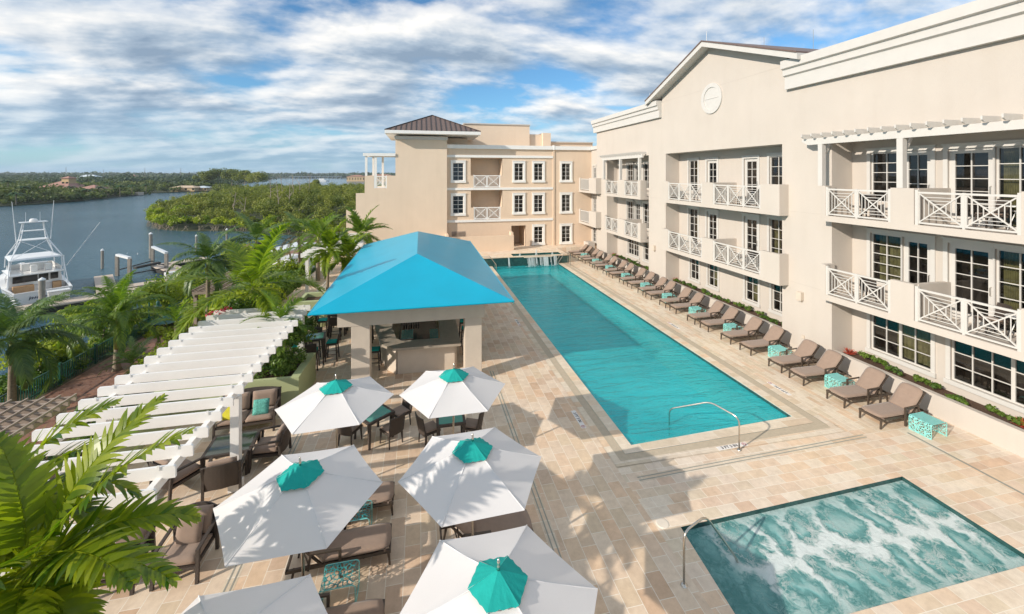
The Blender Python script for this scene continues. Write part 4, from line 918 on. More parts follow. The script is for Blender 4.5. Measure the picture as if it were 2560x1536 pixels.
# ------------------------------------------------------------------ SUN LOUNGERS
def make_lounger():
    t = thing('sun_lounger', (0, 0, 0)); W = .64
    m = MB()
    for s in (-1, 1):
        m.bar((.02, s * (W / 2 - .02), .27), (1.28, s * (W / 2 - .02), .27), .04, .06)
        m.bar((1.28, s * (W / 2 - .02), .27), (1.85, s * (W / 2 - .02), .27), .04, .06)
    m.bar((.02, -W / 2, .27), (.02, W / 2, .27), .04, .06); m.bar((1.85, -W / 2, .27), (1.85, W / 2, .27), .04, .06)
    for x in (.5, .9): m.bar((x, -W / 2, .25), (x, W / 2, .25), .04, .03)
    m.bar((1.5, -W / 2, .25), (1.5, W / 2, .25), .03, .03)
    m.bar((1.5, -.2, .26), (1.62, -.2, .62), .02, .02); m.bar((1.5, .2, .26), (1.62, .2, .62), .02, .02); m.bar((1.62, -.22, .62), (1.62, .22, .62), .02, .02)
    m.build('frame', FRAMEB, t)
    for s in (-1, 1):
        q = MB(); q.bar((.05, s * (W / 2 - .02), .30), (.02, s * (W / 2 - .02), 0), .055, .05, w2=.035, h2=.035, up=(0, 1, 0)); q.build('leg', FRAMEB, t)
        q = MB(); q.bar((1.72, s * (W / 2 - .02), .30), (1.78, s * (W / 2 - .02), 0), .05, .05, w2=.035, h2=.035, up=(0, 1, 0)); q.build('leg', FRAMEB, t)
        q = MB(); y = s * (W / 2 + .03)
        q.bar((.92, y, 0), (.92, y, .52), .045, .05, up=(1, 0, 0)); q.bar((.90, y, .535), (1.45, y, .56), .05, .03); q.bar((1.43, y, .56), (1.47, y, .26), .04, .04, up=(0, 1, 0)); q.build('armrest', FRAMEB, t)
    m = cushion(1.24, W - .01, .085, .035, .14); m.v = [(x + .0, y, z + .30) for x, y, z in m.v]; m.build('seat_cushion', TAUPE, t, smooth=True)
    L = .86; a = R(48); m = cushion(L, W - .01, .085, .035, .14); m.v = [(L - x, y, z) for x, y, z in m.v]
    m.v = [(1.22 + x * math.cos(a) - z * math.sin(a), y, .30 + x * math.sin(a) + z * math.cos(a)) for x, y, z in m.v]; m.build('back_cushion', TAUPE, t, smooth=True)
    m = MB()
    for s in (-1, 1): m.bar((1.24, s * (W / 2 - .02), .27), (1.24 + .84 * math.cos(a), s * (W / 2 - .02), .27 + .84 * math.sin(a)), .035, .035, up=(0, 1, 0))
    m.bar((1.24 + .82 * math.cos(a), -W / 2, .27 + .82 * math.sin(a)), (1.24 + .82 * math.cos(a), W / 2, .27 + .82 * math.sin(a)), .03, .03); m.build('back_frame', FRAMEB, t)
    m = MB(); m.box(.10, .13, -W / 2 - .012, W / 2 + .012, .295, .31); m.build('strap', TAUPE, t)
    return t
lg = make_lounger()
ORD = ['nearest', 'second', 'third', 'fourth', 'fifth', 'sixth', 'seventh', 'eighth', 'ninth', 'tenth', 'eleventh', 'twelfth', 'thirteenth', 'fourteenth', 'fifteenth', 'sixteenth', 'seventeenth', 'eighteenth', 'nineteenth', 'twentieth', 'twenty first', 'farthest']
LY = [9.87, 11.01, 12.46, 13.49, 15.06, 16.19, 17.69, 18.78, 20.40, 21.43, 22.96, 23.95, 25.5, 26.6, 28.3, 29.33, 30.95, 31.93, 33.5, 34.5, 36.0, 37.0]
for i, y in enumerate(LY):
    o = lg if i == 0 else dup(lg); o.location = (13.38 + min(i, 12) * .02 + random.uniform(-.02, .02), y + .33 + random.uniform(-.03, .03), 0); o.rotation_euler = (0, 0, R(random.uniform(-1.5, 1.5)))
    pos = {0: 'nearest taupe sun lounger in the row along the hotel wall, beside the free-standing turquoise table', 21: 'farthest taupe sun lounger in the row, beside the raised platform'}.get(i, f'{ORD[i]} taupe sun lounger from the near end of the row along the hotel wall')
    tag(o, pos, 'sun lounger', 'sun loungers in a row along the pool')
for x, y, rz, lab in ((-.58, 8.80, 182, 'taupe sun lounger under the left parasol between the two deep teal tables'), (-.60, 10.02, 181, 'taupe sun lounger under the left parasol, farther from the camera, only its foot end showing'),
                      (2.25, 8.56, 181, 'taupe sun lounger under the middle right parasol, close to the slot drain'), (-.60, 7.2, 180, 'taupe sun lounger at the bottom edge between the two lowest parasols'), (2.2, 6.2, 180, 'taupe sun lounger hidden under the lowest right parasol')):
    o = dup(lg); o.location = (x, y, 0); o.rotation_euler = (0, 0, R(rz)); tag(o, lab, 'sun lounger', 'sun loungers under the parasols')
# ------------------------------------------------------------------ TURQUOISE TABLES
LAT = lattice('turquoise lattice', (.24, .62, .58), 20, .085)
LATT = lattice('turquoise lattice top', (.25, .63, .59), 24, .22)
LATD = lattice('deep teal lattice', (.03, .30, .31), 13, .055)
def make_table(top, side, name='side_table', L=.62, W=.55, Hh=.42):
    t = thing(name, (0, 0, 0)); r = .06
    prof = [(-L / 2, 0), (-L / 2, Hh - r)] + [(-L / 2 + r - r * math.cos(a), Hh - r + r * math.sin(a)) for a in (.4, .8, 1.2)] + [(-L / 2 + r, Hh)]
    def strip(pr, nm, mt):
        m = MB()
        for (x0, z0), (x1, z1) in zip(pr, pr[1:]): m.quad((x0, -W / 2, z0), (x1, -W / 2, z1), (x1, W / 2, z1), (x0, W / 2, z0)); m.quad((x0 + .006, -W / 2, z0 - .006), (x1 + .006, -W / 2, z1 - .006), (x1 + .006, W / 2, z1 - .006), (x0 + .006, W / 2, z0 - .006))
        return m.build(nm, mt, t)
    strip(prof, 'side_panel', side)
    m = MB()
    for z in (Hh, Hh - .01): m.quad((-L / 2 + r, -W / 2, z), (L / 2 - r, -W / 2, z), (L / 2 - r, W / 2, z), (-L / 2 + r, W / 2, z))
    m.build('table_top', top, t)
    m = MB(); pr = [(-x, z) for x, z in prof]
    for (x0, z0), (x1, z1) in zip(pr, pr[1:]): m.quad((x0, -W / 2, z0), (x1, -W / 2, z1), (x1, W / 2, z1), (x0, W / 2, z0))
    m.build('side_panel', side, t)
    m = MB(); full = prof + [(-x, z) for x, z in prof[::-1]]
    for s in (-1, 1): m.tube([(x, s * W / 2, z) for x, z in full], .009, 6)
    m.bar((-L / 2, -W / 2, .01), (-L / 2, W / 2, .01), .016, .016); m.bar((L / 2, -W / 2, .01), (L / 2, W / 2, .01), .016, .016)
    m.build('edge_rod', side if 0 else plain('turquoise rod', (.24, .62, .58), .4), t)
    return t
tb = make_table(LATT, LAT)
TY = [(14.57, 9.48), (14.45, 12.05)] + [(14.5, (LY[k] + LY[k + 1]) / 2 + .33) for k in range(3, 21, 2)]
TORD = ['free-standing turquoise perforated table at the near end of the lounger row', 'turquoise perforated table between the second and third loungers'] + [f'turquoise perforated table between the {ORD[k]} and {ORD[k+1]} loungers' for k in range(3, 21, 2)]
for i, ((x, y), lab) in enumerate(zip(TY, TORD)):
    o = tb if i == 0 else dup(tb); o.location = (x, y, 0); o.rotation_euler = (0, 0, R(random.uniform(-4, 4))); tag(o, lab, 'side table', 'turquoise perforated tables between the loungers')
td = make_table(LATD, LATD, L=.6, W=.5, Hh=.43); td.location = (-1.42, 8.0, 0); tag(td, 'deep teal perforated table beside the lounger under the left parasol', 'side table')
td2 = dup(td, (-1.35, 9.44, 0)); td2['label'] = 'deep teal perforated table between the two loungers under the left parasol'
# ------------------------------------------------------------------ CHAIRS AND TABLES
def make_dining_chair():
    t = thing('dining_chair', (0, 0, 0)); m = MB()     # faces +x
    m.box(-.23, .23, -.24, .24, .36, .42); m.build('seat', DARKW, t, bevel=.015)
    m = cushion(.42, .44, .05, .02); m.v = [(x - .21, y, z + .42) for x, y, z in m.v]; m.build('cushion', TAUPE, t, smooth=True)
    m = MB()
    K = 6
    for k in range(K):
        y0, y1 = -.24 + .48 * k / K, -.24 + .48 * (k + 1) / K; b0, b1 = -.05 * (1 - (2 * (k / K) - 1) ** 2), -.05 * (1 - (2 * ((k + 1) / K) - 1) ** 2)
        m.add([(-.21 + b0, y0, .36), (-.21 + b1, y1, .36), (-.31 + b1, y1, .88), (-.31 + b0, y0, .88), (-.25 + b0, y0, .36), (-.25 + b1, y1, .36), (-.35 + b1, y1, .88), (-.35 + b0, y0, .88)], [(0, 1, 2, 3), (7, 6, 5, 4), (3, 2, 6, 7), (0, 4, 5, 1)] + ([(0, 3, 7, 4)] if k == 0 else []) + ([(1, 5, 6, 2)] if k == K - 1 else []))
    m.build('backrest', DARKW, t)
    for x, y in ((.19, -.2), (.19, .2), (-.21, -.2), (-.21, .2)):
        m = MB(); m.bar((x, y, .37), (x * 1.12, y * 1.08, 0), .05, .05, w2=.03, h2=.03); m.build('leg', DARKW, t)
    return t
dc = make_dining_chair()
GRP = 'dark wicker dining chairs under the parasols'
CH = [(-1.95, 12.62, 60, 'dark wicker dining chair left of the glass table under the parasol'), (-.82, 12.35, 128, 'dark wicker dining chair right of the glass table, its back to the pool'), (-.62, 13.15, 215, 'dark wicker dining chair at the far corner of the glass table'),
      (-1.75, 13.5, -45, 'dark wicker dining chair mostly hidden behind the left parasol'),
      (.25, 12.12, 25, 'dark wicker dining chair on the left under the parasol before the bar'), (1.42, 12.05, 155, 'dark wicker dining chair on the right under the parasol before the bar')]
for i, (x, y, rz, lab) in enumerate(CH):
    o = dc if i == 0 else dup(dc); o.location = (x, y, 0); o.rotation_euler = (0, 0, R(rz)); tag(o, lab, 'dining chair', GRP)
def make_dtable(name, L, W, Hh, top, label, x, y, rz):
    t = thing(name, (0, 0, 0), label, 'table'); m = MB()
    m.box(-L / 2, L / 2, -W / 2, -W / 2 + .07, Hh - .06, Hh); m.box(-L / 2, L / 2, W / 2 - .07, W / 2, Hh - .06, Hh); m.box(-L / 2, -L / 2 + .07, -W / 2 + .07, W / 2 - .07, Hh - .06, Hh); m.box(L / 2 - .07, L / 2, -W / 2 + .07, W / 2 - .07, Hh - .06, Hh); m.build('frame', DARKW, t)
    m = MB(); m.box(-L / 2 + .07, L / 2 - .07, -W / 2 + .07, W / 2 - .07, Hh - .02, Hh - .004); m.build('table_top', top, t)
    for sx in (-1, 1):
        for sy in (-1, 1): m = MB(); m.bar((sx * (L / 2 - .05), sy * (W / 2 - .05), Hh - .06), (sx * (L / 2 - .05), sy * (W / 2 - .05), 0), .08, .08, w2=.05, h2=.05); m.build('leg', DARKW, t)
    t.location = (x, y, 0); t.rotation_euler = (0, 0, R(rz)); return t
make_dtable('dining_table', .85, .85, .74, TGLASS, 'square teal glass topped dining table with dark frame beside the left parasol', -1.32, 12.68, 38)
make_dtable('dining_table', .8, .8, .74, TGLASS, 'dark framed dining table hidden under the parasol before the bar', .82, 12.0, 0)
make_dtable('low_table', 1.1, .95, .6, DGLASS, 'dark glass topped table between the wicker lounge chairs under the pergola edge', -4.8, 12.25, 4)
def make_armchair(seatL=.62, W=.68, name='lounge_chair', n=1, back_h=.85):
    t = thing(name, (0, 0, 0)); hw = W * n / 2     # faces +x
    for s in (-1, 1):
        m = MB(); y = s * (hw + .03)
        m.bar((.34, y, 0), (.30, y, .60), .055, .055, up=(1, 0, 0)); m.bar((-.40, y, 0), (-.36, y, .55), .055, .055, up=(1, 0, 0)); m.bar((.34, y, .60), (-.42, y, .66), .06, .035); m.bar((-.36, y, .55), (-.46, y, back_h), .055, .05, up=(0, 1, 0)); m.build('arm_frame', DARKW, t)
    m = MB(); m.box(-.38, .33, -hw, hw, .25, .31); m.build('seat_frame', DARKW, t)
    m = MB(); K = 8
    for k in range(K):
        f0, f1 = k / K, (k + 1) / K; y0, y1 = -hw + 2 * hw * f0, -hw + 2 * hw * f1; c0, c1 = .09 * (1 - (2 * f0 - 1) ** 2), .09 * (1 - (2 * f1 - 1) ** 2)
        m.add([(-.36 - c0, y0, .28), (-.36 - c1, y1, .28), (-.46 - c1, y1, back_h + c1 * .5), (-.46 - c0, y0, back_h + c0 * .5), (-.33 - c0, y0, .28), (-.33 - c1, y1, .28), (-.43 - c1, y1, back_h + c1 * .5), (-.43 - c0, y0, back_h + c0 * .5)], [(0, 1, 2, 3), (7, 6, 5, 4), (3, 2, 6, 7)] + ([(0, 3, 7, 4)] if k == 0 else []) + ([(1, 5, 6, 2)] if k == K - 1 else []))
    m.build('backrest', DARKW, t)
    for j in range(n):
        yc_ = -hw + W * (j + .5)
        m = cushion(seatL, W - .03, .14, .05); m.v = [(x - .30, y + yc_, z + .31) for x, y, z in m.v]; m.build('seat_cushion', TAUPE, t, smooth=True)
        m = cushion(.46, W - .08, .17, .08); a = R(102); m.v = [(-.24 + x * math.cos(a) + .0 - z * math.sin(a) * .0 - z * .9 + .04, y + yc_, .46 + x * math.sin(a)) for x, y, z in m.v]; m.build('back_cushion', TAUPE, t, smooth=True)
    return t
def pillow(x, y, z, rz, tilt, mat, label, s=.42):
    m = cushion(s, s, .13, .12); a = tilt
    m.v = [((px - s / 2), py, pz - .065) for px, py, pz in m.v]
    m.v = [(px * math.cos(a) - pz * math.sin(a), py, px * math.sin(a) + pz * math.cos(a)) for px, py, pz in m.v]
    o = m.build('throw_pillow', mat, smooth=True); o.location = (x, y, z); o.rotation_euler = (0, 0, rz); tag(o, label, 'pillow'); return o
ac = make_armchair(); GL = 'taupe cushioned wicker lounge chairs left of the parasols'
for i, (x, y, rz, lab) in enumerate([(-4.42, 9.22, -92, 'wicker lounge chair with a taupe pillow beside the near palm fronds'), (-4.62, 11.42, 100, 'wicker lounge chair seen from behind at the dark glass table'), (-5.75, 11.7, 55, 'wicker lounge chair left of the dark glass table, partly behind pergola rafters'),
                                     (-5.50, 9.2, -86, 'wicker lounge chair half hidden behind the palm fronds'), (-3.95, 12.35, 178, 'wicker lounge chair right of the dark glass table behind the white post')]):
    o = ac if i == 0 else dup(ac); o.location = (x, y, 0); o.rotation_euler = (0, 0, R(rz)); tag(o, lab, 'lounge chair', GL)
sf = make_armchair(n=2, W=.74, name='wicker_sofa', back_h=.92); sf.location = (-5.05, 13.95, 0); sf.rotation_euler = (0, 0, R(-86)); tag(sf, 'two seat wicker sofa with taupe cushions in front of the sage planter', 'sofa')
PAT = plain('teal patterned fabric', (.10, .36, .30), .85, var=.5, vscale=26)
YEL = plain('yellow striped fabric', (.55, .50, .03), .85, var=.15, vscale=5)
pillow(-4.68, 13.90, .63, R(-86 + 180), R(68), PAT, 'teal patterned throw pillow on the right seat of the sofa')
pillow(-5.52, 13.80, .63, R(-100 + 180), R(66), YEL, 'yellow striped throw pillow on the left seat of the sofa')
pillow(-4.42, 9.36, .64, R(-92 + 180), R(72), TAUPE, 'taupe throw pillow leaning in the wicker chair by the near palm', .44)
def make_stool():
    t = thing('bar_stool', (0, 0, 0)); m = MB(); m.box(-.2, .2, -.2, .2, .66, .72); m.build('seat', DARKW, t)
    m = cushion(.4, .4, .06, .03); m.v = [(x - .2, y, z + .72) for x, y, z in m.v]; m.build('cushion', TEAL, t, smooth=True)
    m = MB(); m.add([(-.2, -.2, .7), (-.2, .2, .7), (-.27, .2, 1.08), (-.27, -.2, 1.08), (-.24, -.2, .7), (-.24, .2, .7), (-.31, .2, 1.08), (-.31, -.2, 1.08)], [(0, 1, 2, 3), (7, 6, 5, 4), (3, 2, 6, 7), (0, 3, 7, 4), (1, 5, 6, 2)]); m.build('backrest', DARKW, t)
    for x, y in ((.18, -.18), (.18, .18), (-.18, -.18), (-.18, .18)): m = MB(); m.bar((x, y, .67), (x * 1.25, y * 1.25, 0), .04, .04); m.build('leg', DARKW, t)
    m = MB()
    for a, b in (((-.2, -.2), (.2, -.2)), ((.2, -.2), (.2, .2)), ((.2, .2), (-.2, .2)), ((-.2, .2), (-.2, -.2))): m.bar((*a, .28), (*b, .28), .02, .02)
    m.build('footrest', DARKW, t); return t
st = make_stool(); SL = [(-1.78, 17.25, 0), (-2.3, 18.2, 0), (-2.35, 19.1, 0), (-2.35, 20.0, 0), (1.95, 17.0, 180), (1.98, 17.9, 180), (1.98, 18.8, 180), (1.98, 19.7, 180)]
for i, (x, y, rz) in enumerate(SL):
    o = st if i == 0 else dup(st); o.location = (x, y, 0); o.rotation_euler = (0, 0, R(rz + random.uniform(-8, 8)))
    tag(o, f"{['nearest', 'second', 'third', 'fourth'][i % 4]} teal seated bar stool on the {'left' if i < 4 else 'pool'} side of the bar counter", 'bar stool', 'bar stools around the counter')
for i, (x, y) in enumerate([(-4.2, 18.3), (-3.9, 21.3)]):
    t = make_dtable('high_table', .8, .8, 1.05, TGLASS, ['teal glass high table behind the sage planter', 'teal glass high table farther back beside the blue roof'][i], x, y, 8)
    for j, (dx, dy, rz) in enumerate([(.05, -.62, 95), (.65, .1, 180), (-.1, .65, -90), (-.6, -.05, 0)]):
        o = dup(st, (x + dx, y + dy, 0)); o.rotation_euler = (0, 0, R(rz)); tag(o, f"dark wicker bar stool at the {['front', 'bar', 'far', 'river'][j]} side of the {['nearer', 'farther'][i]} high table", 'bar stool', 'bar stools at the high tables')
# balcony furniture
WCH = plain('white metal chair', (.75, .75, .72), .4)
bc = make_dining_chair(); k = 0
for zf, fn in ((6.0, 'top'), (2.95, 'middle')):
    for (y, rz, nm) in ((12.3, 20, 'near bay, beyond the wall block'), (9.0, 150, 'near bay, before the glazed door'), (22.0, -60, 'gabled bay, far half'), (18.6, 150, 'gabled bay, near half'), (17.3, 30, 'gabled bay, by the end block'), (30.3, 30, 'farthest bay')):
        o = bc if k == 0 else dup(bc); k += 1; o.location = (16.2, y, zf); o.rotation_euler = (0, 0, R(rz)); tag(o, f'dark chair on the {fn} balcony of the {nm}', 'chair', 'chairs on the hotel balconies')
for zf, fn in ((6.0, 'top'), (2.95, 'middle')):
    for y, nm in ((8.3, 'near bay'), (21.4, 'gabled bay')):
        t = thing('balcony_table', (16.1, y, zf), f'small white round table on the {fn} balcony of the {nm}', 'table', 'white tables on the hotel balconies'); m = MB(); m.lathe([(0, .70), (.3, .70), (.3, .73), (0, .73)], n=20); m.build('table_top', WCH, t)
        for a in (0, 2.1, 4.2): m = MB(); m.bar((.05 * math.cos(a), .05 * math.sin(a), .70), (.26 * math.cos(a), .26 * math.sin(a), 0), .02, .02); m.build('leg', WCH, t)
# ------------------------------------------------------------------ POOL HANDRAILS, MARKERS
def rail_tube(name, pts, label, cat='handrail', flanges=(), r=.021):
    t = thing(name, pts[0], label, cat); o0 = Vector(pts[0]); m = MB()
    P_ = [Vector(p) - o0 for p in pts]; out = [P_[0]]
    for a, b, c in zip(P_, P_[1:], P_[2:]):
        d1 = (a - b); d2 = (c - b); k = min(.18, d1.length * .45, d2.length * .45); s_, e_ = b + d1.normalized() * k, b + d2.normalized() * k
        for i in range(7): u = i / 6; out.append(s_.lerp(b, u).lerp(b.lerp(e_, u), u))
    out.append(P_[-1]); m.tube(out, r, 10); m.build('rail', STEEL, t, smooth=True)
    for f in flanges: m = MB(); m.lathe([(.0, .03), (.035, .03), (.06, .012), (.065, 0)], tuple(Vector(f) - o0), 16); m.build('flange', STEEL, t, smooth=True)
    return t
bx, by = at(1848, 1125)
q = VXq = None
rail_tube('pool_handrail', [(bx, by, 0), (bx, by, .88), (bx - .35, by + .75, .97), (bx - 1.15, by + 1.55, .42), (bx - 1.15, by + 1.55, -.5)], 'bent stainless handrail with one flange at the near end of the pool', flanges=[(bx, by, 0)])
bx, by = at(1710, 1463)
rail_tube('spa_handrail', [(bx, by, 0), (bx, by, .98), (bx + .62, by + .22, 1.0), (bx + 1.35, by + .28, .0), (bx + 1.5, by + .28, -.4)], 'bent stainless handrail leading into the bubbling spa', flanges=[(bx, by, 0)])
for x, s, lab in ((11.1, 1, 'pair of stainless grab rails at the far right corner of the pool'), (5.9, -1, 'pair of stainless grab rails at the far left pool corner by the blue roof')):
    t = thing('grab_rail', (x, 33.5, 0), lab, 'handrail', 'stainless grab rails at the far pool corners')
    for dy in (0, .6):
        y = 33.0 + dy; m = MB()
        pts = [(x, y, -.5), (x, y, .35), (x + s * .45, y + .1, .95), (x + s * 1.05, y + .1, .95), (x + s * 1.05, y + .1, 0)] if 1 else []
        m.tube(pts, .022, 8); m.build('rail', STEEL, t, world=True)
m = MB(); m.lathe([(0, .012), (.12, .012), (.135, .008), (.14, 0)], (0, 0, .0), 28); o = m.build('skimmer_lid', plain('pale lid', (.74, .66, .55), .5)); x, y = at(1656, 1309); o.location = (x, y, 0); tag(o, 'round pale skimmer lid in the paving left of the spa', 'lid')
BLK = plain('black lettering', (.02, .02, .022), .6); TILE = plain('white marker tile', (.80, .76, .72), .35, var=.03); RED = plain('marker red', (.45, .03, .04), .5)
def text_mesh(body, size, M):
    cu = bpy.data.curves.new('lettering', 'FONT'); cu.body = body; cu.size = size; cu.align_x = 'CENTER'; cu.align_y = 'CENTER'; cu.offset = size * .02; cu.extrude = .001
    ob = bpy.data.objects.new('lettering', cu); COL.objects.link(ob); dg = bpy.context.evaluated_depsgraph_get(); me = bpy.data.meshes.new_from_object(ob.evaluated_get(dg))
    bpy.data.objects.remove(ob); me.transform(M); me.materials.clear(); me.materials.append(BLK); return me
def marker(x, y, rz, L, txt, label):
    t = thing('depth_marker', (x, y, 0), label, 'depth marker', 'white depth markers set in the pool paving', rz=rz)
    m = MB(); m.box(-L / 2, L / 2, -.075, .075, -.001, .005); m.build('tile', TILE, t)
    me = text_mesh(txt, .135, Matrix.Translation((-.09, 0, .0065))); link('lettering', me, t)
    m = MB(); cx_ = L / 2 - .085
    vs = []; n = 24
    for r in (.045, .06): vs += [(cx_ + r * math.cos(2 * math.pi * k / n), r * math.sin(2 * math.pi * k / n), .0065) for k in range(n)]
    m.add(vs, [(k, (k + 1) % n, (k + 1) % n + n, k + n) for k in range(n)]); m.bar((cx_ - .035, .035, .0068), (cx_ + .035, -.035, .0068), .012, .001); m.build('no_diving_symbol', RED, t)
    m = MB(); m.bar((cx_ - .03, -.012, .0062), (cx_ + .01, .012, .0062), .014, .001); m.build('diver', BLK, t)
marker(4.78, 12.30, R(-78) if 0 else R(-90), .95, '3 FT 3 IN', '3 FT 3 IN depth marker in parasol shade at the left pool edge')
marker(8.50, 10.16, R(1.5), .95, '3 FT 3 IN', '3 FT 3 IN depth marker at the near pool end by the handrail')
marker(12.42, 12.55, R(90), .95, '3 FT 3 IN', '3 FT 3 IN depth marker on the lounger side beside the near loungers')
marker(12.42, 18.9, R(90), .95, '4 FT 9 IN', 'white depth marker on the lounger side, halfway along the pool')
marker(4.86, 21.0, R(-90), .95, '4 FT 9 IN', 'depth marker on the bar side of the pool in the roof shadow')
# ------------------------------------------------------------------ VEGETATION
def fastmesh(name, V, Fq, mat, tint=None, parent=None):
    V = np.asarray(V, dtype=np.float32); Fq = np.asarray(Fq, dtype=np.int32); k = Fq.shape[1]
    me = bpy.data.meshes.new(name); me.vertices.add(len(V)); me.vertices.foreach_set('co', V.ravel())
    me.loops.add(Fq.size); me.loops.foreach_set('vertex_index', Fq.ravel())
    me.polygons.add(len(Fq)); me.polygons.foreach_set('loop_start', np.arange(0, Fq.size, k, dtype=np.int32)); me.polygons.foreach_set('loop_total', np.full(len(Fq), k, dtype=np.int32))
    me.update(calc_edges=True)
    a = me.attributes.new('tint', 'FLOAT', 'POINT')
    a.data.foreach_set('value', np.asarray(tint if tint is not None else np.full(len(V), .5), dtype=np.float32))
    me.materials.append(mat); return link(name, me, parent)
def cards(C, Nn, size, rng, aspect=.55):
    """leaf quads at centres C with normals Nn"""
    n = len(C); r = rng.normal(size=(n, 3)); Nn = Nn / (np.linalg.norm(Nn, axis=1, keepdims=True) + 1e-9)
    U = np.cross(Nn, r); U /= (np.linalg.norm(U, axis=1, keepdims=True) + 1e-9); Vv = np.cross(Nn, U)
    s = np.asarray(size).reshape(-1, 1) * np.ones((n, 1)) * rng.uniform(.6, 1.3, (n, 1)) / 2
    a, b = U * s, Vv * s * aspect
    V = np.stack([C - a, C + b + a * .1, C + a, C - b + a * .1], 1).reshape(-1, 3)
    return V, np.arange(4 * n).reshape(-1, 4)
def crown_cards(centers, radii, K, size, rng, lumps=7, low=.25):
    """lumpy crowns; every crown is K leaf cards grouped in lumps"""
    M_ = len(centers); centers = np.asarray(centers); radii = np.asarray(radii)
    ld = rng.normal(size=(M_, lumps, 3)); ld /= np.linalg.norm(ld, axis=2, keepdims=True); ld[:, :, 2] = np.abs(ld[:, :, 2]) * 1.0 - low
    lc = centers[:, None, :] + ld * radii[:, None, :] * rng.uniform(.35, .78, (M_, lumps, 1))
    lr = radii.mean(1)[:, None] * rng.uniform(.28, .55, (M_, lumps))
    pick = rng.integers(0, lumps, (M_, K)); rows = np.arange(M_)[:, None]
    c = lc[rows, pick]; r = lr[rows, pick]
    d = rng.normal(size=(M_, K, 3)); d /= np.linalg.norm(d, axis=2, keepdims=True)
    P_ = c + d * r[:, :, None] * (rng.uniform(.35, 1, (M_, K, 1)) ** .5) * np.array([1, 1, .75])
    nrm = d + rng.normal(size=d.shape) * .55 + np.array([0, 0, .35])
    tint = np.repeat((rng.uniform(.25, .75, (M_, 1)) + rng.normal(size=(M_, lumps))[rows, pick] * .10 + rng.normal(size=(M_, K)) * .07).reshape(-1), 4)
    V, Fq = cards(P_.reshape(-1, 3), nrm.reshape(-1, 3), np.repeat(np.asarray(size) * np.ones(M_), K), rng)
    return V, Fq, np.clip(tint, 0, 1)
def inpoly(x, y, poly):
    ins = np.zeros(len(x), bool); n = len(poly)
    for i in range(n):
        x1, y1 = poly[i]; x2, y2 = poly[(i + 1) % n]
        c = ((y1 > y) != (y2 > y)); xi = (x2 - x1) * (y - y1) / (y2 - y1 + 1e-12) + x1
        ins ^= c & (x < xi)
    return ins
def leafy(name, center, rad, K, size, mat, parent=None, lumps=9, low=.25, seed=None):
    rng = np.random.default_rng(seed if seed is not None else random.randint(0, 10 ** 6))
    V, Fq, t = crown_cards([center], [rad], K, size, rng, lumps, low); return fastmesh(name, V, Fq, mat, t, parent)
def frond(L, e0, droop, nl, ll, w, seg, rng, mat, parent, az, zfold=.35, fwd=.55, hang=.5, name='frond', twist=0):
    pts = []; n = 16
    for i in range(n + 1):
        s = i / n * L; e = e0 - droop * (i / n) ** 1.4
        pts.append((pts[-1][0] + L / n * math.cos(e), 0, pts[-1][2] + L / n * math.sin(e)) if i else (0, 0, 0))
    P_ = np.array(pts); V = []; Fq = []; T = []
    def addq(*q):
        b = len(V); V.extend(q); Fq.append((b, b + 1, b + 2, b + 3))
    for i in range(n):   # rachis
        a, b = P_[i], P_[i + 1]; r0 = .022 * (1 - i / n) + .004; r1 = .022 * (1 - (i + 1) / n) + .004
        addq(a + (0, r0, 0), b + (0, r1, 0), b - (0, r1, 0), a - (0, r0, 0)); addq(a + (0, 0, r0), b + (0, 0, r1), b - (0, 0, r1), a - (0, 0, r0))
    T += [.75] * len(V)
    for k in range(nl):
        f = .13 + .87 * (k + .5) / nl; i = min(n - 1, int(f * n)); u = f * n - i; p = P_[i] * (1 - u) + P_[i + 1] * u
        t = P_[i + 1] - P_[i]; t /= np.linalg.norm(t); up = np.cross(t, np.array([0, 1., 0])) * -1
        if up[2] < 0: up = -up
        prof = (math.sin(math.pi * min(1, (f * .86 + .12))) ** .6) * (1 - .35 * f)
        for s in (-1, 1):
            if rng.random() < .03: continue
            l = ll * prof * rng.uniform(.85, 1.1); ww = w * (.6 + .4 * prof)
            fw_ = fwd + f * .5 + rng.normal() * .05; d = np.array([0, s * math.cos(fw_), 0]) + t * math.sin(fw_) + up * (zfold + rng.normal() * .12)
            d /= np.linalg.norm(d); q = p.copy(); b0 = len(V); tint = np.clip(.5 + rng.normal() * .16, 0, 1)
            side = np.cross(d, up); side /= np.linalg.norm(side); prev = (q + side * ww * .25, q - side * ww * .25)
            for j in range(seg):
                d = d + np.array([0, 0, -hang * (1.6 / seg) * (j + 1) / seg]); d /= np.linalg.norm(d)
                q = q + d * l / seg; wj = ww / 2 * (1.0 if j == 0 else (1 - ((j + 1) / seg) ** 2) + .04)
                cur = (q + side * wj, q - side * wj); addq(prev[0], cur[0], cur[1], prev[1]); prev = cur
            T += [tint] * (len(V) - b0)
    V = np.array(V); 
    if twist:
        c, s_ = math.cos(twist), math.sin(twist); V = np.stack([V[:, 0], V[:, 1] * c - V[:, 2] * s_ * .3, V[:, 2] + V[:, 1] * s_ * .5], 1)
    c, s_ = math.cos(az), math.sin(az); V = np.stack([V[:, 0] * c - V[:, 1] * s_, V[:, 0] * s_ + V[:, 1] * c, V[:, 2]], 1)
    return fastmesh(name, V, Fq, mat, T, parent)
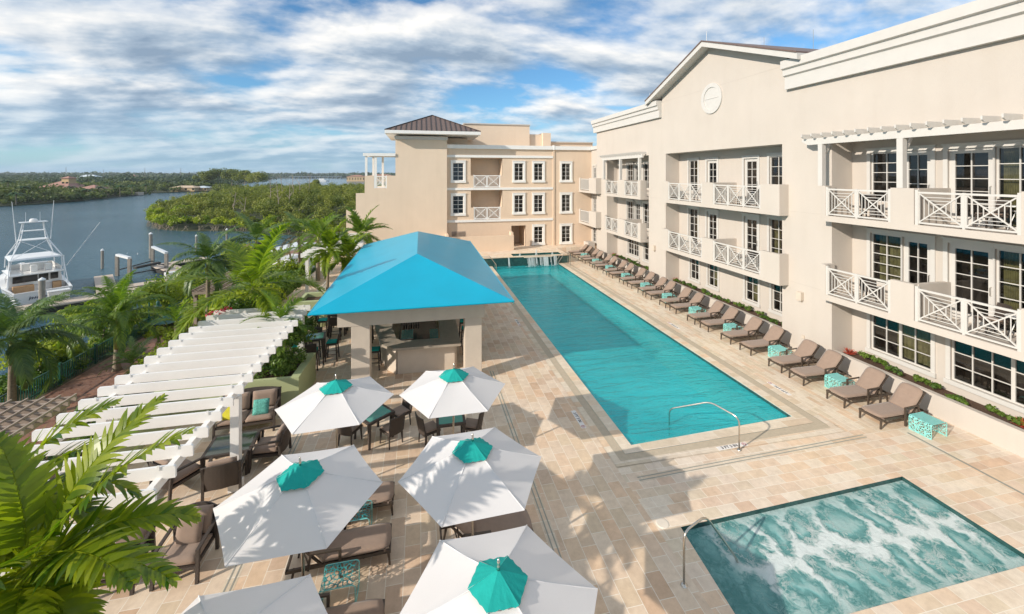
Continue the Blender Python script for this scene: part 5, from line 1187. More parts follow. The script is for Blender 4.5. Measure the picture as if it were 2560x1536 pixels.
def palm(x, y, z0, zc, label, L=2.2, nf=14, nl=38, ll=.5, w=.045, mat=None, seg=3, shaft=.8, r=.13, seed=1, up0=75, low=-25, droop=80, group='palms', dry=0, azs=None, lean=(0, 0), hang=.5, name='palm_tree', fr=None, zfold=.35, fwd=.55):
    nf = len(fr) if fr else nf
    rng = np.random.default_rng(seed); mat = mat or PALMG
    t = thing(name, (x, y, z0), label, 'palm', group); h = zc - z0
    top = Vector((lean[0], lean[1], h)); m = MB(); hs = h - shaft
    pts = [(lean[0] * (k / 8) ** 1.5 * hs / h, lean[1] * (k / 8) ** 1.5 * hs / h, hs * k / 8) for k in range(9)]
    m.tube(pts, [r * (1.35 - .5 * k / 8) if k else r * 1.7 for k in range(9)], 10); m.build('trunk', TRUNK, t, smooth=True)
    m = MB(); m.tube([pts[-1], (top.x * .97, top.y * .97, h - shaft * .5), tuple(top)], [r * .95, r * .85, r * .35], 10); m.build('crownshaft', SHAFT, t, smooth=True)
    for k in range(nf):
        f = k / (nf - 1); el = R(up0 + (low - up0) * f + rng.normal() * 5); az = azs[k % len(azs)] if azs and k < len(azs) else k * 2.399 + rng.normal() * .2
        mt = FRONDB if k >= nf - dry else mat; LL = L * rng.uniform(.85, 1.1)
        if fr: az, el, LL = R(fr[k][0]), R(fr[k][1]), fr[k][2]
        o = frond(LL, el, R(droop) * (.6 + .5 * f), nl, ll, w, seg, rng, mt, t, az, hang=hang, twist=rng.normal() * .25, zfold=zfold, fwd=fwd)
        o.location = tuple(top - Vector((0, 0, .05)))
    return t
# near palm, bottom left
palm(*atd(70, 1425, 4.4)[:2], -3.7, 3.55, 'large foreground palm with broad sunlit leaflets filling the bottom left corner', nl=27, ll=.50, w=.088, seg=6, mat=PALMN, seed=5, droop=68, r=.14, hang=.55, zfold=.18, fwd=.42, group='foreground palms', fr=[(3, 57, 1.95), (50, 66, 1.75), (-14, 16, 1.65), (168, 55, 1.6), (150, 75, 1.5), (205, 35, 1.5), (-60, 15, 1.3), (-105, 5, 1.3), (240, 15, 1.4), (-35, -12, 1.2), (14, 28, 1.55), (-25, 35, 1.5), (-5, -30, 1.2), (175, 15, 1.4), (-80, 50, 1.2)])
palm(*atd(-40, 1260, 5.0)[:2], -3.7, 3.65, 'darker foreground palm at the left edge behind the large sunlit palm', nl=27, ll=.50, w=.09, seg=5, mat=PALMN, seed=8, droop=72, r=.14, hang=.55, zfold=.18, fwd=.45, group='foreground palms', fr=[(-5, 45, 1.6), (20, 60, 1.6), (-35, 10, 1.6), (5, 0, 1.5), (170, 50, 1.5), (190, 30, 1.5), (-80, 20, 1.5), (-10, -30, 1.3), (12, 22, 1.6), (-30, 40, 1.5)])
def P3(px, py, d): return atd(px, py, d)
def palmpx(px, py, d, z0, label, **k):
    x, y, z = P3(px, py, d); return palm(x, y, z0, z, label, **k)
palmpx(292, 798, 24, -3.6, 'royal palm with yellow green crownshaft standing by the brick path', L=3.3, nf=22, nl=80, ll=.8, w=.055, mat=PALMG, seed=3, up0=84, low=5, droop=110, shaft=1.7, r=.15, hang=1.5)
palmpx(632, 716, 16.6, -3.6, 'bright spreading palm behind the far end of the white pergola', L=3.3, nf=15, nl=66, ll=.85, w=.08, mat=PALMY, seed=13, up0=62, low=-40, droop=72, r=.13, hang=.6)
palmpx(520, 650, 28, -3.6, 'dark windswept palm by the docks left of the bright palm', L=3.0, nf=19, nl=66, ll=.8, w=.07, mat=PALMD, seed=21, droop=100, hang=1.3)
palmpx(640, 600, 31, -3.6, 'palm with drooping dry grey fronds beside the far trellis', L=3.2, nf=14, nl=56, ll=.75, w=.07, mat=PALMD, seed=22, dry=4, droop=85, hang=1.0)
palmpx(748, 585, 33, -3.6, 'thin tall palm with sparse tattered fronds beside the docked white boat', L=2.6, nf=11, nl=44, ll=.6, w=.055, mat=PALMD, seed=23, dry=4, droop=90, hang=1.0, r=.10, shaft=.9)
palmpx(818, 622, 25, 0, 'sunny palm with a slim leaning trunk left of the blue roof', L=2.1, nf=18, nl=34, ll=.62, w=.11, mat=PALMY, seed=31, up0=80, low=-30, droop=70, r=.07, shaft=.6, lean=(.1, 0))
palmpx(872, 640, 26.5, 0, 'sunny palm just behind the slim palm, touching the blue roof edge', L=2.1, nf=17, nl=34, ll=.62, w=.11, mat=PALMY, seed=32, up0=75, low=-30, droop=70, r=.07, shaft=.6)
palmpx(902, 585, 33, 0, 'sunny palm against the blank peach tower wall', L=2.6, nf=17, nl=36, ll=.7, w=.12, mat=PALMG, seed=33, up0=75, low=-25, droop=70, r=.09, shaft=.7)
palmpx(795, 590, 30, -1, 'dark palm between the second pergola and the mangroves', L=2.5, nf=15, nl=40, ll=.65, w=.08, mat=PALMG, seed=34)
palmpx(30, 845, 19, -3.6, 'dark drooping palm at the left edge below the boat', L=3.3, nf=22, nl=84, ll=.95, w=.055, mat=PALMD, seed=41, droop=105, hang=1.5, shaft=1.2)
palmpx(700, 800, 14.9, -1.5, 'small bushy palm beside the blue roof corner above the planter', L=1.5, nf=11, nl=26, ll=.42, w=.05, mat=PALMG, seed=43, shaft=.5, r=.07)
palmpx(330, 905, 21.3, -3.6, 'short spiky palm beside the brick path under the royal palm', L=1.5, nf=14, nl=26, ll=.45, w=.04, mat=PALMD, seed=44, shaft=.2, r=.07, low=0)
palmpx(440, 800, 24, -3.6, 'low pale green palm among the shrubs left of the pergola', L=1.9, nf=12, nl=26, ll=.45, w=.04, mat=PALMG, seed=45, shaft=.3, r=.08, low=10)
# bushes along the bank
GB = 'sunny shrubs along the river bank'
def shrub(px, py, d, rad, K, size, label, mat=MANGB, group=GB, name='shrub', low=.3, trunk=True):
    x, y, z = atd(px, py, d); t = thing(name, (x, y, max(-3.7, z - rad[2] * 1.6) if False else -3.7), label, 'shrub', group)
    cz = z + 3.7
    leafy('crown', (0, 0, cz), rad, K, size, mat, t, lumps=14, low=low)
    if trunk:
        m = MB()
        for a in range(4): an = a * 1.57 + px; m.tube([(math.cos(an) * .15, math.sin(an) * .15, 0), (math.cos(an) * rad[0] * .25, math.sin(an) * rad[1] * .25, cz * .5), (math.cos(an) * rad[0] * .5, math.sin(an) * rad[1] * .5, cz)], .06, 6, r2=.02)
        m.build('trunk', BARK, t)
    return t
for i, (px, py, d, r_, lab) in enumerate([(205, 800, 31, (2.4, 2.2, 1.7), 'bright yellow green mangrove shrub at the water just right of the dock'), (265, 860, 29, (2.2, 2.2, 1.6), 'mangrove shrub below the royal palm, at the water'),
        (195, 905, 26.5, (2.0, 2.0, 1.1), 'shaded shrub along the green path railing, nearest the left edge'), (120, 950, 24.5, (2.4, 2.0, 1.1), 'dark shrub beside the path railing under the drooping palm'), (50, 985, 22.5, (2.4, 2.2, 1.2), 'dark shrub at the left edge behind the trellis'),
        (360, 800, 33, (2.6, 2.4, 1.7), 'broad sunlit shrub right of the green lamp post'), (420, 745, 36, (2.6, 2.6, 1.9), 'broad sunlit shrub by the dock ramp'), (480, 790, 33, (2.6, 2.4, 1.8), 'sunlit shrub behind the spiky pale palm'),
        (545, 760, 32, (2.6, 2.4, 1.7), 'sunlit shrub left of the bright palm'), (400, 850, 29.5, (1.7, 1.7, 1.1), 'round shrub at the corner of the brick path'), (480, 700, 42, (3.0, 3.0, 1.9), 'sunlit shrub beyond the dark windswept palm'),
        (600, 640, 48, (3.2, 3.0, 2.0), 'leafy shrub beside the far trellis'), (560, 800, 27, (2.0, 2.0, 1.3), 'shrub close to the far end of the pergola rafters'), (690, 700, 33, (2.2, 2.2, 1.6), 'shrub under the thin tall palm'),
        (660, 720, 25, (2.0, 2.0, 1.6), 'shadowed shrub behind the bright palm'), (730, 690, 29, (1.6, 1.6, 1.5), 'dense shrub at the start of the second pergola'), (620, 760, 22, (1.8, 1.8, 1.5), 'shrub under the bright palm near the pergola end')]):
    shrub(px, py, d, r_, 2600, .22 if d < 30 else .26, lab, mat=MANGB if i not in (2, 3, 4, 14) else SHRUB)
V = []; rng = np.random.default_rng(4); cs = []; rr = []
for k in range(210):
    y = rng.uniform(16, 62); x = rng.uniform(-21.5, -19.0) if k % 2 else rng.uniform(-14.6, -8.8)
    cs.append((x, y, -3.3)); rr.append((1.0, 1.0, .6))
V, Fq, t_ = crown_cards(cs, rr, 260, .17, rng, 6); tag(fastmesh('ground_cover', V, Fq, SHRUB, t_), 'low leafy ground cover along the brick path and river bank', 'ground cover', kind='stuff')
for i, (x, y, h_, r_, lab) in enumerate([(-13.6, 21.5, 1.0, (1.1, 1.3, .8), 'low sunlit shrub at the pool side of the brick path, nearest the trellis'), (-12.4, 24.5, 1.6, (1.5, 1.6, 1.2), 'leafy shrub between the brick path and the pergola, nearest the camera'), (-13.4, 28.0, 1.4, (1.5, 1.7, 1.1), 'leafy shrub between the brick path and the pergola, second along'),
        (-11.0, 27.5, 2.2, (1.6, 1.7, 1.6), 'tall rounded shrub below the far end of the pergola'), (-12.2, 31.5, 2.0, (1.8, 1.9, 1.5), 'rounded shrub beside the far trellis post'), (-9.6, 23.0, 2.2, (1.1, 1.4, 1.5), 'upright shrub against the podium wall under the pergola'),
        (-9.8, 31.5, 2.6, (1.5, 1.9, 1.8), 'tall leafy shrub against the podium wall by the bright palm'), (-14.0, 34.5, 1.6, (1.3, 1.8, 1.3), 'shrub at the bend of the brick path'), (-10.8, 20.0, 1.5, (1.2, 1.4, 1.1), 'shrub in the bed below the middle of the pergola'), (-20.6, 33.0, 1.5, (1.5, 2.2, 1.3), 'sunlit shrub on the river side of the green railing, farther'), (-20.8, 28.5, 1.2, (1.5, 2.2, 1.1), 'sunlit shrub on the river side of the green railing, nearer'), (-20.4, 38.0, 1.9, (1.7, 2.3, 1.6), 'tall sunlit shrub on the river side of the green railing')]):
    t = thing('shrub', (x, y, -3.6), lab, 'shrub', 'shrubs along the brick path'); leafy('crown', (0, 0, h_), r_, 2600, .2, MANGB if i % 3 else SHRUB, t, lumps=14, low=.3, seed=500 + i)
    m = MB(); m.tube([(0, 0, 0), (.1, 0, h_)], .07, 6, r2=.03); m.build('trunk', BARK, t)
# planter plants: one leafy mass beside the pergola
for (x, y, z, r_, K, lab) in ((-4.9, 15.75, 1.15, (1.25, .85, .5), 4200, 'glossy green shrub filling the sage planter behind the sofa'), (-4.35, 16.2, 1.9, (.6, .5, 1.05), 3200, 'climbing shrub at the corner of the planter beside the blue roof'),
                              (-7.0, 16.0, 1.0, (.8, .7, .5), 1500, 'shrub at the river end of the sage planter'), (-6.1, 20, 1.0, (.6, 1.3, .5), 1800, 'shrub in the planter at the foot of the palms'), (-7.0, 25.0, 1.6, (.7, .7, 1.7), 3200, 'climbing vine on the white post of the second pergola'),
                              (-5.3, 21.0, .6, (.6, 1.0, .7), 1800, 'low shrub between the high tables and the stair'), (-6.9, 17.9, 2.3, (.8, .7, .7), 1800, 'bougainvillea vine over the far end of the pergola')):
    o = leafy('shrub', (0, 0, 0), r_, K, .11, SHRUB, lumps=12); o.location = (x, y, z); tag(o, lab, 'shrub', 'shrubs in the sage planters')
V, Fq, t_ = crown_cards([(-7.35, 17.1, 2.55), (-7.0, 17.3, 2.65)], [(.3, .25, .2), (.2, .25, .15)], 70, .07, rng, 5); o = fastmesh('bougainvillea', V, Fq, PINKF, t_); tag(o, 'pink bougainvillea blossoms at the far left end of the pergola', 'flowers')
# planter strip plants along the hotel
k = 0
for b, (y0, y1) in enumerate(bays):
    y0 = max(y0, 6.5); y = y0 + .3
    while y < y1 - .3:
        big = random.random() < .35
        o = leafy('shrub', (0, 0, .16), (.24 if big else .2, .30, .18 if big else .11), 260 if b == 0 else 160, .10, SHRUB, lumps=6, seed=k)
        o.location = (random.uniform(16.05, 16.5), y, .56); tag(o, 'small green shrub in the planter strip below the ground floor windows', 'shrub', 'small shrubs in the planter strip'); k += 1
        y += random.uniform(.42, .7)
for (y, lab) in ((13.2, 'red leaved plant at the far end of the nearest planter'), (8.35, 'red leaved plant at the right edge of the picture in the planter'), (24.6, 'orange leaved plant at the far end of the middle planter'), (33.5, 'orange leaved plant at the far end of the farthest planter')):
    m = MB(); rs = random.Random(int(y * 10))
    for q in range(46):
        a = rs.uniform(0, 6.28); e = rs.uniform(.3, 1.3); L = rs.uniform(.18, .32); m.bar((0, 0, 0), (L * math.cos(a) * math.cos(e), L * math.sin(a) * math.cos(e), L * math.sin(e)), .05, .006, w2=.008)
    o = m.build('red_leaved_plant', REDL); o.location = (16.3, y, .58); tag(o, lab, 'plant')
# mangrove island forest
poly = ISL; xs = [p[0] for p in poly]; ysl = [p[1] for p in poly]
def scatter(poly, n, rng, xlim=None, ylim=None):
    x = rng.uniform(*(xlim or (min(p[0] for p in poly), max(p[0] for p in poly))), n); y = rng.uniform(*(ylim or (min(p[1] for p in poly), max(p[1] for p in poly))), n)
    k = inpoly(x, y, poly); return x[k], y[k]
rng = np.random.default_rng(99)
def edge_dist(x, y, poly):
    d = np.full(len(x), 1e9)
    for (x1, y1), (x2, y2) in zip(poly, poly[1:] + poly[:1]):
        dx, dy = x2 - x1, y2 - y1; t = np.clip(((x - x1) * dx + (y - y1) * dy) / (dx * dx + dy * dy + 1e-9), 0, 1)
        d = np.minimum(d, np.hypot(x - x1 - t * dx, y - y1 - t * dy))
    return d
x, y = scatter(ISL, 9000, rng, ylim=(80, 240)); keep = (x < 30 - (y < 140) * 25) & (x > -0.95 * y + 0 if True else True)
x, y = x[keep], y[keep]; ed = edge_dist(x, y, ISL)
hh = 3.4 + np.clip(ed * .25, 0, 5.2) + rng.normal(size=len(x)) * 1.2; hh = np.clip(hh, 2.4, 11); rr = rng.uniform(1.0, 2.5, len(x))
sel = rng.permutation(len(x))[:1500]; x, y, hh, rr = x[sel], y[sel], hh[sel], rr[sel]
C = np.stack([x, y, WZ + .3 + hh * .62], 1); RD = np.stack([rr, rr, hh * .42], 1)
V, Fq, t_ = crown_cards(C, RD, 300, .42, rng, 11, low=.55); tag(fastmesh('mangrove_forest', V, Fq, MANG, t_), 'dense mangrove forest covering the low island across the water', 'forest', kind='stuff')
# low fringe along the front shore
fr = []
for (x1, y1), (x2, y2) in zip(ISL[:6], ISL[1:7]):
    L = math.hypot(x2 - x1, y2 - y1); n = int(L / 1.1)
    for k in range(n): u = rng.random(); fr.append((x1 + (x2 - x1) * u + rng.normal() * .3, y1 + (y2 - y1) * u + abs(rng.normal()) * 1.2 + .4, WZ + 2.1 + rng.normal() * .5))
for (x1, y1), (x2, y2) in zip(ISL[-4:], ISL[-3:] + ISL[:1]):
    L = math.hypot(x2 - x1, y2 - y1)
    for k in range(int(L / 1.6)): u = rng.random(); fr.append((x1 + (x2 - x1) * u, y1 + (y2 - y1) * u, WZ + 2.2 + rng.normal() * .5))
V, Fq, t_ = crown_cards(fr, [(1.5, 1.4, 1.5)] * len(fr), 260, .42, rng, 8, low=.5); tag(fastmesh('mangrove_fringe', V, Fq, MANGB, t_), 'bright mangrove fringe along the near shore of the island', 'mangroves', kind='stuff')
m = MB()
for k in range(420):
    x_, y_, z_ = fr[random.randrange(len(fr))]; a = random.uniform(0, 6.28); m.bar((x_ + random.uniform(-.8, .8), y_ - .5, WZ + 1.1), (x_ + math.cos(a) * 1.0, y_ - .9 - abs(math.sin(a)) * .5, WZ - .1), .05, .05)
tag(m.build('mangrove_roots', BARK), 'pale tangled prop roots at the waterline of the island', 'roots', kind='stuff')
# individual standing trees above the mangroves
GT = 'pale dead trunks rising from the mangroves'
for i, (px, py, d, h) in enumerate([(695, 468, 104, 9), (676, 462, 108, 8), (724, 472, 106, 7), (581, 496, 104, 5), (608, 508, 102, 4.5), (705, 458, 118, 7), (748, 466, 118, 8), (770, 448, 140, 9), (733, 450, 135, 9)]):
    x_, y_, z_ = atd(px, py, d); t = thing('bare_tree', (x_, y_, WZ + .5), ['tallest pale bare trunk rising from the mangroves', 'leaning pale bare trunk left of the tallest one', 'pale bare trunk right of the tallest one', 'short pale trunk over the left part of the island', 'short bent pale trunk over the middle of the island', 'pale bare trunk against the far basin water', 'pale bare trunk near the white pergola side', 'far bare trunk by the basin, rightmost', 'far bare trunk by the basin'][i], 'bare tree', GT)
    m = MB(); top = z_ - WZ + 1.0; m.tube([(0, 0, 0), (random.uniform(-.3, .3), 0, top * .5), (random.uniform(-.8, .8), 0, top)], .17, 6, r2=.05)
    for q in range(6): zq = top * random.uniform(.5, .95); a = random.uniform(0, 6.28); m.tube([(0, 0, zq), (math.cos(a) * 1.1, math.sin(a) * 1.1, zq + random.uniform(.6, 1.6))], .06, 5, r2=.02)
    m.build('trunk', BARK, t)
# tall feathery trees (casuarinas) behind the island and one rounded tree at the tip
GC = 'tall feathery trees rising above the forest'
for i, (px, py, d, r_, lab) in enumerate([(515, 433, 330, (9, 9, 7), 'feathery tree left of the cluster above the channel'), (548, 427, 340, (9, 9, 8), 'tall feathery tree above the channel mouth'), (580, 428, 330, (9, 9, 8), 'tall feathery tree in the middle of the cluster'), (612, 431, 320, (9, 9, 7.5), 'feathery tree right in the cluster'),
          (645, 437, 310, (8, 8, 6.5), 'feathery tree at the right end of the cluster'), (560, 468, 240, (9, 9, 5.5), 'rounded tree behind the island tip'), (600, 470, 230, (9, 9, 6), 'broad tree behind the middle of the island'), (640, 475, 220, (7, 7, 5), 'broad tree beside the far basin'),
          (788, 455, 230, (3.5, 3.5, 5), 'feathery tree standing in front of the far basin'), (855, 470, 190, (6, 6, 5), 'dark tree beside the stepped terraces'), (825, 480, 170, (5, 5, 4.5), 'dark tree left of the stepped terraces'), (399, 523, 100, (1.1, 1.1, 1.2), 'small spiky tree at the tip of the island'), (465, 520, 108, (3.6, 3, 1.8), 'sunlit flat crowned tree at the tip of the island')]):
    x_, y_, z_ = atd(px, py, d); t = thing('tree', (x_, y_, WZ + .5), lab, 'tree', GC); cz = z_ - WZ - .5
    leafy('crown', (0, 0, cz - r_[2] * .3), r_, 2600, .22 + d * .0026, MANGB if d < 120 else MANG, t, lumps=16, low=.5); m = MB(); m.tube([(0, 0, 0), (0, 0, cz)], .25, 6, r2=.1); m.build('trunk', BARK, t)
# far forest
rng = np.random.default_rng(5)
def farband(n, d0, d1, h0, h1, r0, r1, K, size, name, label, xr=(-1350, 1050), mat=HAZEF):
    d = d0 * (d1 / d0) ** rng.uniform(0, 1, n) ; lat = rng.uniform(*xr, n) / F * d
    x = lat * cc + d * ss; y = -lat * ss + d * cc; k = inpoly(x, y, FARL) ; x, y, d = x[k], y[k], d[k]
    ed = edge_dist(x, y, FARL)
    h = rng.uniform(h0, h1, len(x)) * np.clip(.45 + ed / 25, 0, 1); r = rng.uniform(r0, r1, len(x)) * (1 + d / d1 * .6)
    C = np.stack([x, y, WZ + .4 + h * .55], 1); RD = np.stack([r, r, h * .48], 1)
    V, Fq, t_ = crown_cards(C, RD, K, size * np.clip(d / d0, 1, 4) ** .6, rng, 7, low=.5); tag(fastmesh(name, V, Fq, mat, t_), label, 'forest', kind='stuff')
farband(900, 150, 420, 4.5, 9.0, 3.0, 5.5, 150, 1.2, 'shore_forest', 'wooded far shore of the river on the left', xr=(-1350, -560), mat=MANGD)
farband(1300, 330, 1000, 8, 13, 6, 11, 90, 2.4, 'distant_forest', 'distant wooded plain beyond the river')
farband(1500, 900, 4200, 10, 15, 18, 40, 60, 8, 'horizon_forest', 'far line of trees along the horizon')
rngp = random.Random(3)
for i, (px, py, d) in enumerate([(20, 455, 200), (60, 470, 185), (272, 462, 230), (300, 468, 225), (250, 470, 215), (175, 470, 215), (330, 466, 240), (365, 462, 260), (40, 486, 165), (215, 476, 210)]):
    x_, y_, z_ = atd(px, py, d); t = thing('palm_tree', (x_, y_, WZ + .5), f"distant palm {['near the left edge, tallest', 'near the left edge, second', 'right of the red roofed house, tallest', 'at the point right of the red roofed house', 'just right of the red roofed house', 'standing in front of the red roofed house', 'on the point, farther right', 'at the channel mouth', 'low by the left shore', 'right in front of the red roof'][i]}", 'palm', 'distant palms on the far shore')
    h = z_ - WZ - .5; V = []; m = MB(); m.tube([(0, 0, 0), (0, 0, h)], .22, 5, r2=.15); m.build('trunk', TRUNK, t)
    m = MB()
    for k in range(16):
        a = k * 2.399; e = rngp.uniform(-.1, .9); L = 2.9; p0 = (0, 0, h); p1 = (L * .5 * math.cos(a), L * .5 * math.sin(a), h + L * .4 * math.sin(e)); p2 = (L * math.cos(a), L * math.sin(a), h + L * .5 * math.sin(e) - 1.0)
        m.bar(p0, p1, .5, .04, w2=.7); m.bar(p1, p2, .7, .04, w2=.1)
    m.build('fronds', PALMD, t)
# ------------------------------------------------------------------ FAR HOUSES, BRIDGE, BOATS
ROOFR = plain('rose tile roof', (.36, .20, .16), .8, var=.12, vscale=.5); HCREAM = plain('ochre walls', (.50, .36, .20), .8); ROOFW = plain('pale metal roof', (.55, .62, .66), .5); ORR = plain('orange roof', (.34, .18, .12), .8)
def house(px, d, parts, label, roof=ROOFR, wall=HCREAM, z0=None):
    x, y, z = atd(px, 436, d); z0 = WZ + .5 if z0 is None else z0
    t = thing('house', (x, y, z0), label, 'house', rz=-YAW)
    for (x0, x1, y0, y1, h, rh) in parts:
        m = MB(); m.box(x0 + .6, x1 - .6, y0 + .6, y1 - .6, 0, h); w = m.build('wall', wall, t)
        k = min((x1 - x0), (y1 - y0)) / 2; cxm, cym = (x0 + x1) / 2, (y0 + y1) / 2
        if x1 - x0 > y1 - y0: rg = [(x0 + k, cym), (x1 - k, cym)]
        else: rg = [(cxm, y0 + k), (cxm, y1 - k)]
        m = MB(); m.add([(x0, y0, h), (x1, y0, h), (x1, y1, h), (x0, y1, h), (*rg[0], h + rh), (*rg[1], h + rh)], [(0, 1, 5, 4), (1, 2, 5), (2, 3, 4, 5), (3, 0, 4)] if x1 - x0 > y1 - y0 else [(0, 1, 4), (1, 2, 5, 4), (2, 3, 5), (3, 0, 4, 5)]); m.build('roof', roof, t)
        m = MB(); n = max(2, int((x1 - x0) / 4))
        for i in range(n): xx = x0 + 1.5 + i * (x1 - x0 - 3) / max(1, n - 1) - .6; m.box(xx, xx + 1.2, y0 + .5, y0 + .59, h * .35, h * .8)
        m.build('windows', BLACKG, w)
    return t
house(172, 225, [(-12, 6, -6, 8, 4.2, 3.8), (5, 16, -2, 8, 3.6, 2.2), (-3, 2, -2, 3, 9.4, 1.2)], 'large house with rose tiled roof and small ochre tower on the far shore', z0=WZ + 1.0)
house(105, 420, [(-9, 9, -5, 5, 6.2, 2)], 'white roofed house among trees left of the tower house', ROOFW); house(95, 430, [(-5, 5, -5, 5, 5.5, 2)], 'smaller pale roofed house beside it', ROOFW)
house(225, 480, [(-11, 11, -6, 6, 8.5, 3)], 'pale blue roofed house behind the rose roof', ROOFW); house(332, 520, [(-7, 7, -5, 5, 8.5, 3)], 'small rose roofed house in the woods', ROOFR)
house(468, 300, [(-9, 9, -5, 5, 2.6, 1.4)], 'low tan roofed house at the far side of the channel', plain('tan roof', (.55, .42, .30), .8)); house(512, 305, [(-7, 5, -5, 5, 2.4, 1.2)], 'low pale blue roofed boathouse at the channel', ROOFW)
house(925, 700, [(-36, -6, -10, 10, 8, 3), (-2, 40, -10, 10, 9, 3)], 'distant orange roofed condominium seen between the terrace posts', ORR)
t = thing('bridge', (*atd(790, 436, 1200)[:2], WZ), 'low pale road bridge far across the basin', 'bridge', rz=-YAW); m = MB(); m.box(-75, 75, -4, 4, 5.0, 6.6)
m.build('deck', plain('bridge concrete', (.16, .21, .24), .8), t); m = MB()
for k in range(-6, 7): m.box(k * 12 - .8, k * 12 + .8, -3, 3, -1, 4.99)
m.build('piers', MATS['bridge concrete'], t)
for i, (px, d, s, lab) in enumerate([(806, 700, 3.2, 'distant white motor yacht moored in the far basin'), (790, 720, 1.6, 'small distant white boat left of the yacht'), (780, 560, 1.2, 'small distant boat with a thin mast'), (540, 240, 1.4, 'small white boat at the channel behind the island tip'), (526, 250, .9, 'tiny white skiff at the channel')]):
    x, y, _ = atd(px, 436, d); t = thing('boat', (x, y, WZ), lab, 'boat', 'distant small boats'); m = MB()
    m.prism([(-2.5 * s, -.9 * s), (2 * s, -.9 * s), (3.4 * s, 0), (2 * s, .9 * s), (-2.5 * s, .9 * s)], -.1, 1.1 * s * .8); m.build('hull', HULL, t); m = MB(); m.box(-1.5 * s, 1 * s, -.6 * s, .6 * s, .88 * s, 1.7 * s); m.build('cabin', HULL, t)
for i, (px, top, d) in enumerate([(165, 418, 600), (259, 424, 700), (362, 421, 700), (452, 421, 650)]):
    x, y, z = atd(px, top, d); t = thing('pylon', (x, y, WZ), f"{['leftmost', 'second', 'third', 'rightmost'][i]} thin mast rising above the wooded horizon", 'mast', 'thin masts on the horizon'); m = MB(); m.tube([(0, 0, 0), (0, 0, z - WZ)], .5, 5, r2=.2); m.build('pole', CONC, t)
x, y = at(340, 489, WZ); t = thing('jetty', (x, y, WZ), 'low concrete jetty at the tip of the left shore', 'jetty', rz=-YAW); m = MB(); m.box(-5, 3, -2, 2, .2, 1.9); m.build('deck', DOCKM, t)
x, y, _ = atd(512, 436, 190); t = thing('channel_marker', (x, y, WZ), 'wooden channel marker pile with a board in the river', 'marker'); m = MB(); m.tube([(0, 0, -.5), (0, 0, 4.5)], .18, 6); m.box(-.6, .6, -.1, .1, 3.2, 4.4); m.build('pile', WOODG, t)
# ------------------------------------------------------------------ SPORT FISHING BOAT
bw = at(110, 762, WZ); hd = math.atan2(.72, -.69)
B = thing('fishing_yacht', (*bw, WZ), 'white sport fishing yacht with tall tuna tower moored stern to the dock', 'yacht', rz=hd)
# local x: forward, y: left ; transom at x=0
def hull_sections():
    secs = []
    for x, hb, zs, zk in ((0, 1.95, 1.35, -.3), (2, 2.15, 1.35, -.4), (4, 2.25, 1.4, -.5), (6.5, 2.2, 1.75, -.5), (9, 1.85, 2.2, -.4), (11.2, 1.1, 2.6, -.2), (12.8, .12, 2.95, .4)):
        secs.append([(x, hb, zs), (x, hb * .86, 0.15), (x, 0, zk), (x, -hb * .86, 0.15), (x, -hb, zs)])
    return secs
m = MB(); ss_ = hull_sections(); vs = [p for s_ in ss_ for p in s_]; n = len(ss_)
fs = [(i * 5 + j, i * 5 + j + 1, (i + 1) * 5 + j + 1, (i + 1) * 5 + j) for i in range(n - 1) for j in range(4)] + [(0, 1, 2, 3, 4)]
m.add(vs, fs); m.build('hull', HULL, B)
m = MB(); m.add([(0, 1.95, 1.35), (0, -1.95, 1.35), (0, -1.75, 1.35), (0, 1.75, 1.35), (4, 2.25, 1.4), (4, -2.25, 1.4), (4, -2.0, 1.4), (4, 2.0, 1.4)], [(0, 3, 7, 4), (1, 2, 6, 5)]); m.box(-.02, .25, -1.9, 1.9, 1.30, 1.42)
m.quad((0, 1.9, .75), (4, 2.1, .75), (4, -2.1, .75), (0, -1.9, .75)); m.quad((4, 2.1, .75), (4, 2.1, 1.4), (4, -2.1, 1.4), (4, -2.1, .75)); m.quad((4, 2.25, 1.4), (6.5, 2.2, 1.75), (9, 1.85, 2.2), (12.8, 0, 2.95), (9, -1.85, 2.2), (6.5, -2.2, 1.75), (4, -2.25, 1.4)); m.build('deck', HULL, B)
m = MB(); m.box(-.25, 0.3, -1.5, 1.5, .12, .2); m.build('swim_step', TEAK, B)
# deckhouse
m = MB(); m.add([(4, 1.9, 1.3), (4, -1.9, 1.3), (4, -1.75, 2.9), (4, 1.75, 2.9), (9.4, 1.4, 1.9), (9.4, -1.4, 1.9), (7.6, -1.4, 3.0), (7.6, 1.4, 3.0)], [(0, 1, 2, 3), (4, 5, 6, 7), (0, 4, 7, 3), (1, 5, 6, 2), (3, 2, 6, 7)]); dh = m.build('deckhouse', HULL, B)
m = MB(); m.box(3.9, 3.98, -.1, 1.55, 1.85, 2.72); m.box(3.9, 3.98, -.85, -.2, 1.75, 2.72); m.box(3.9, 3.98, -1.55, -1.0, 1.85, 2.72); m.build('window', BLACKG, dh)
m = MB(); m.add([(4.6, 1.93, 1.85), (7.4, 1.72, 1.95), (6.9, 1.62, 2.6), (4.6, 1.86, 2.6)], [(0, 1, 2, 3)]); m.build('window', BLACKG, dh); m = MB(); m.box(3.2, 3.9, .2, 1.6, .75, 1.5); m.build('cockpit_seat', TEAK, B); m = MB(); m.box(3.3, 3.9, -1.7, -1.1, .75, 1.5); m.build('cockpit_seat', TEAK, B)
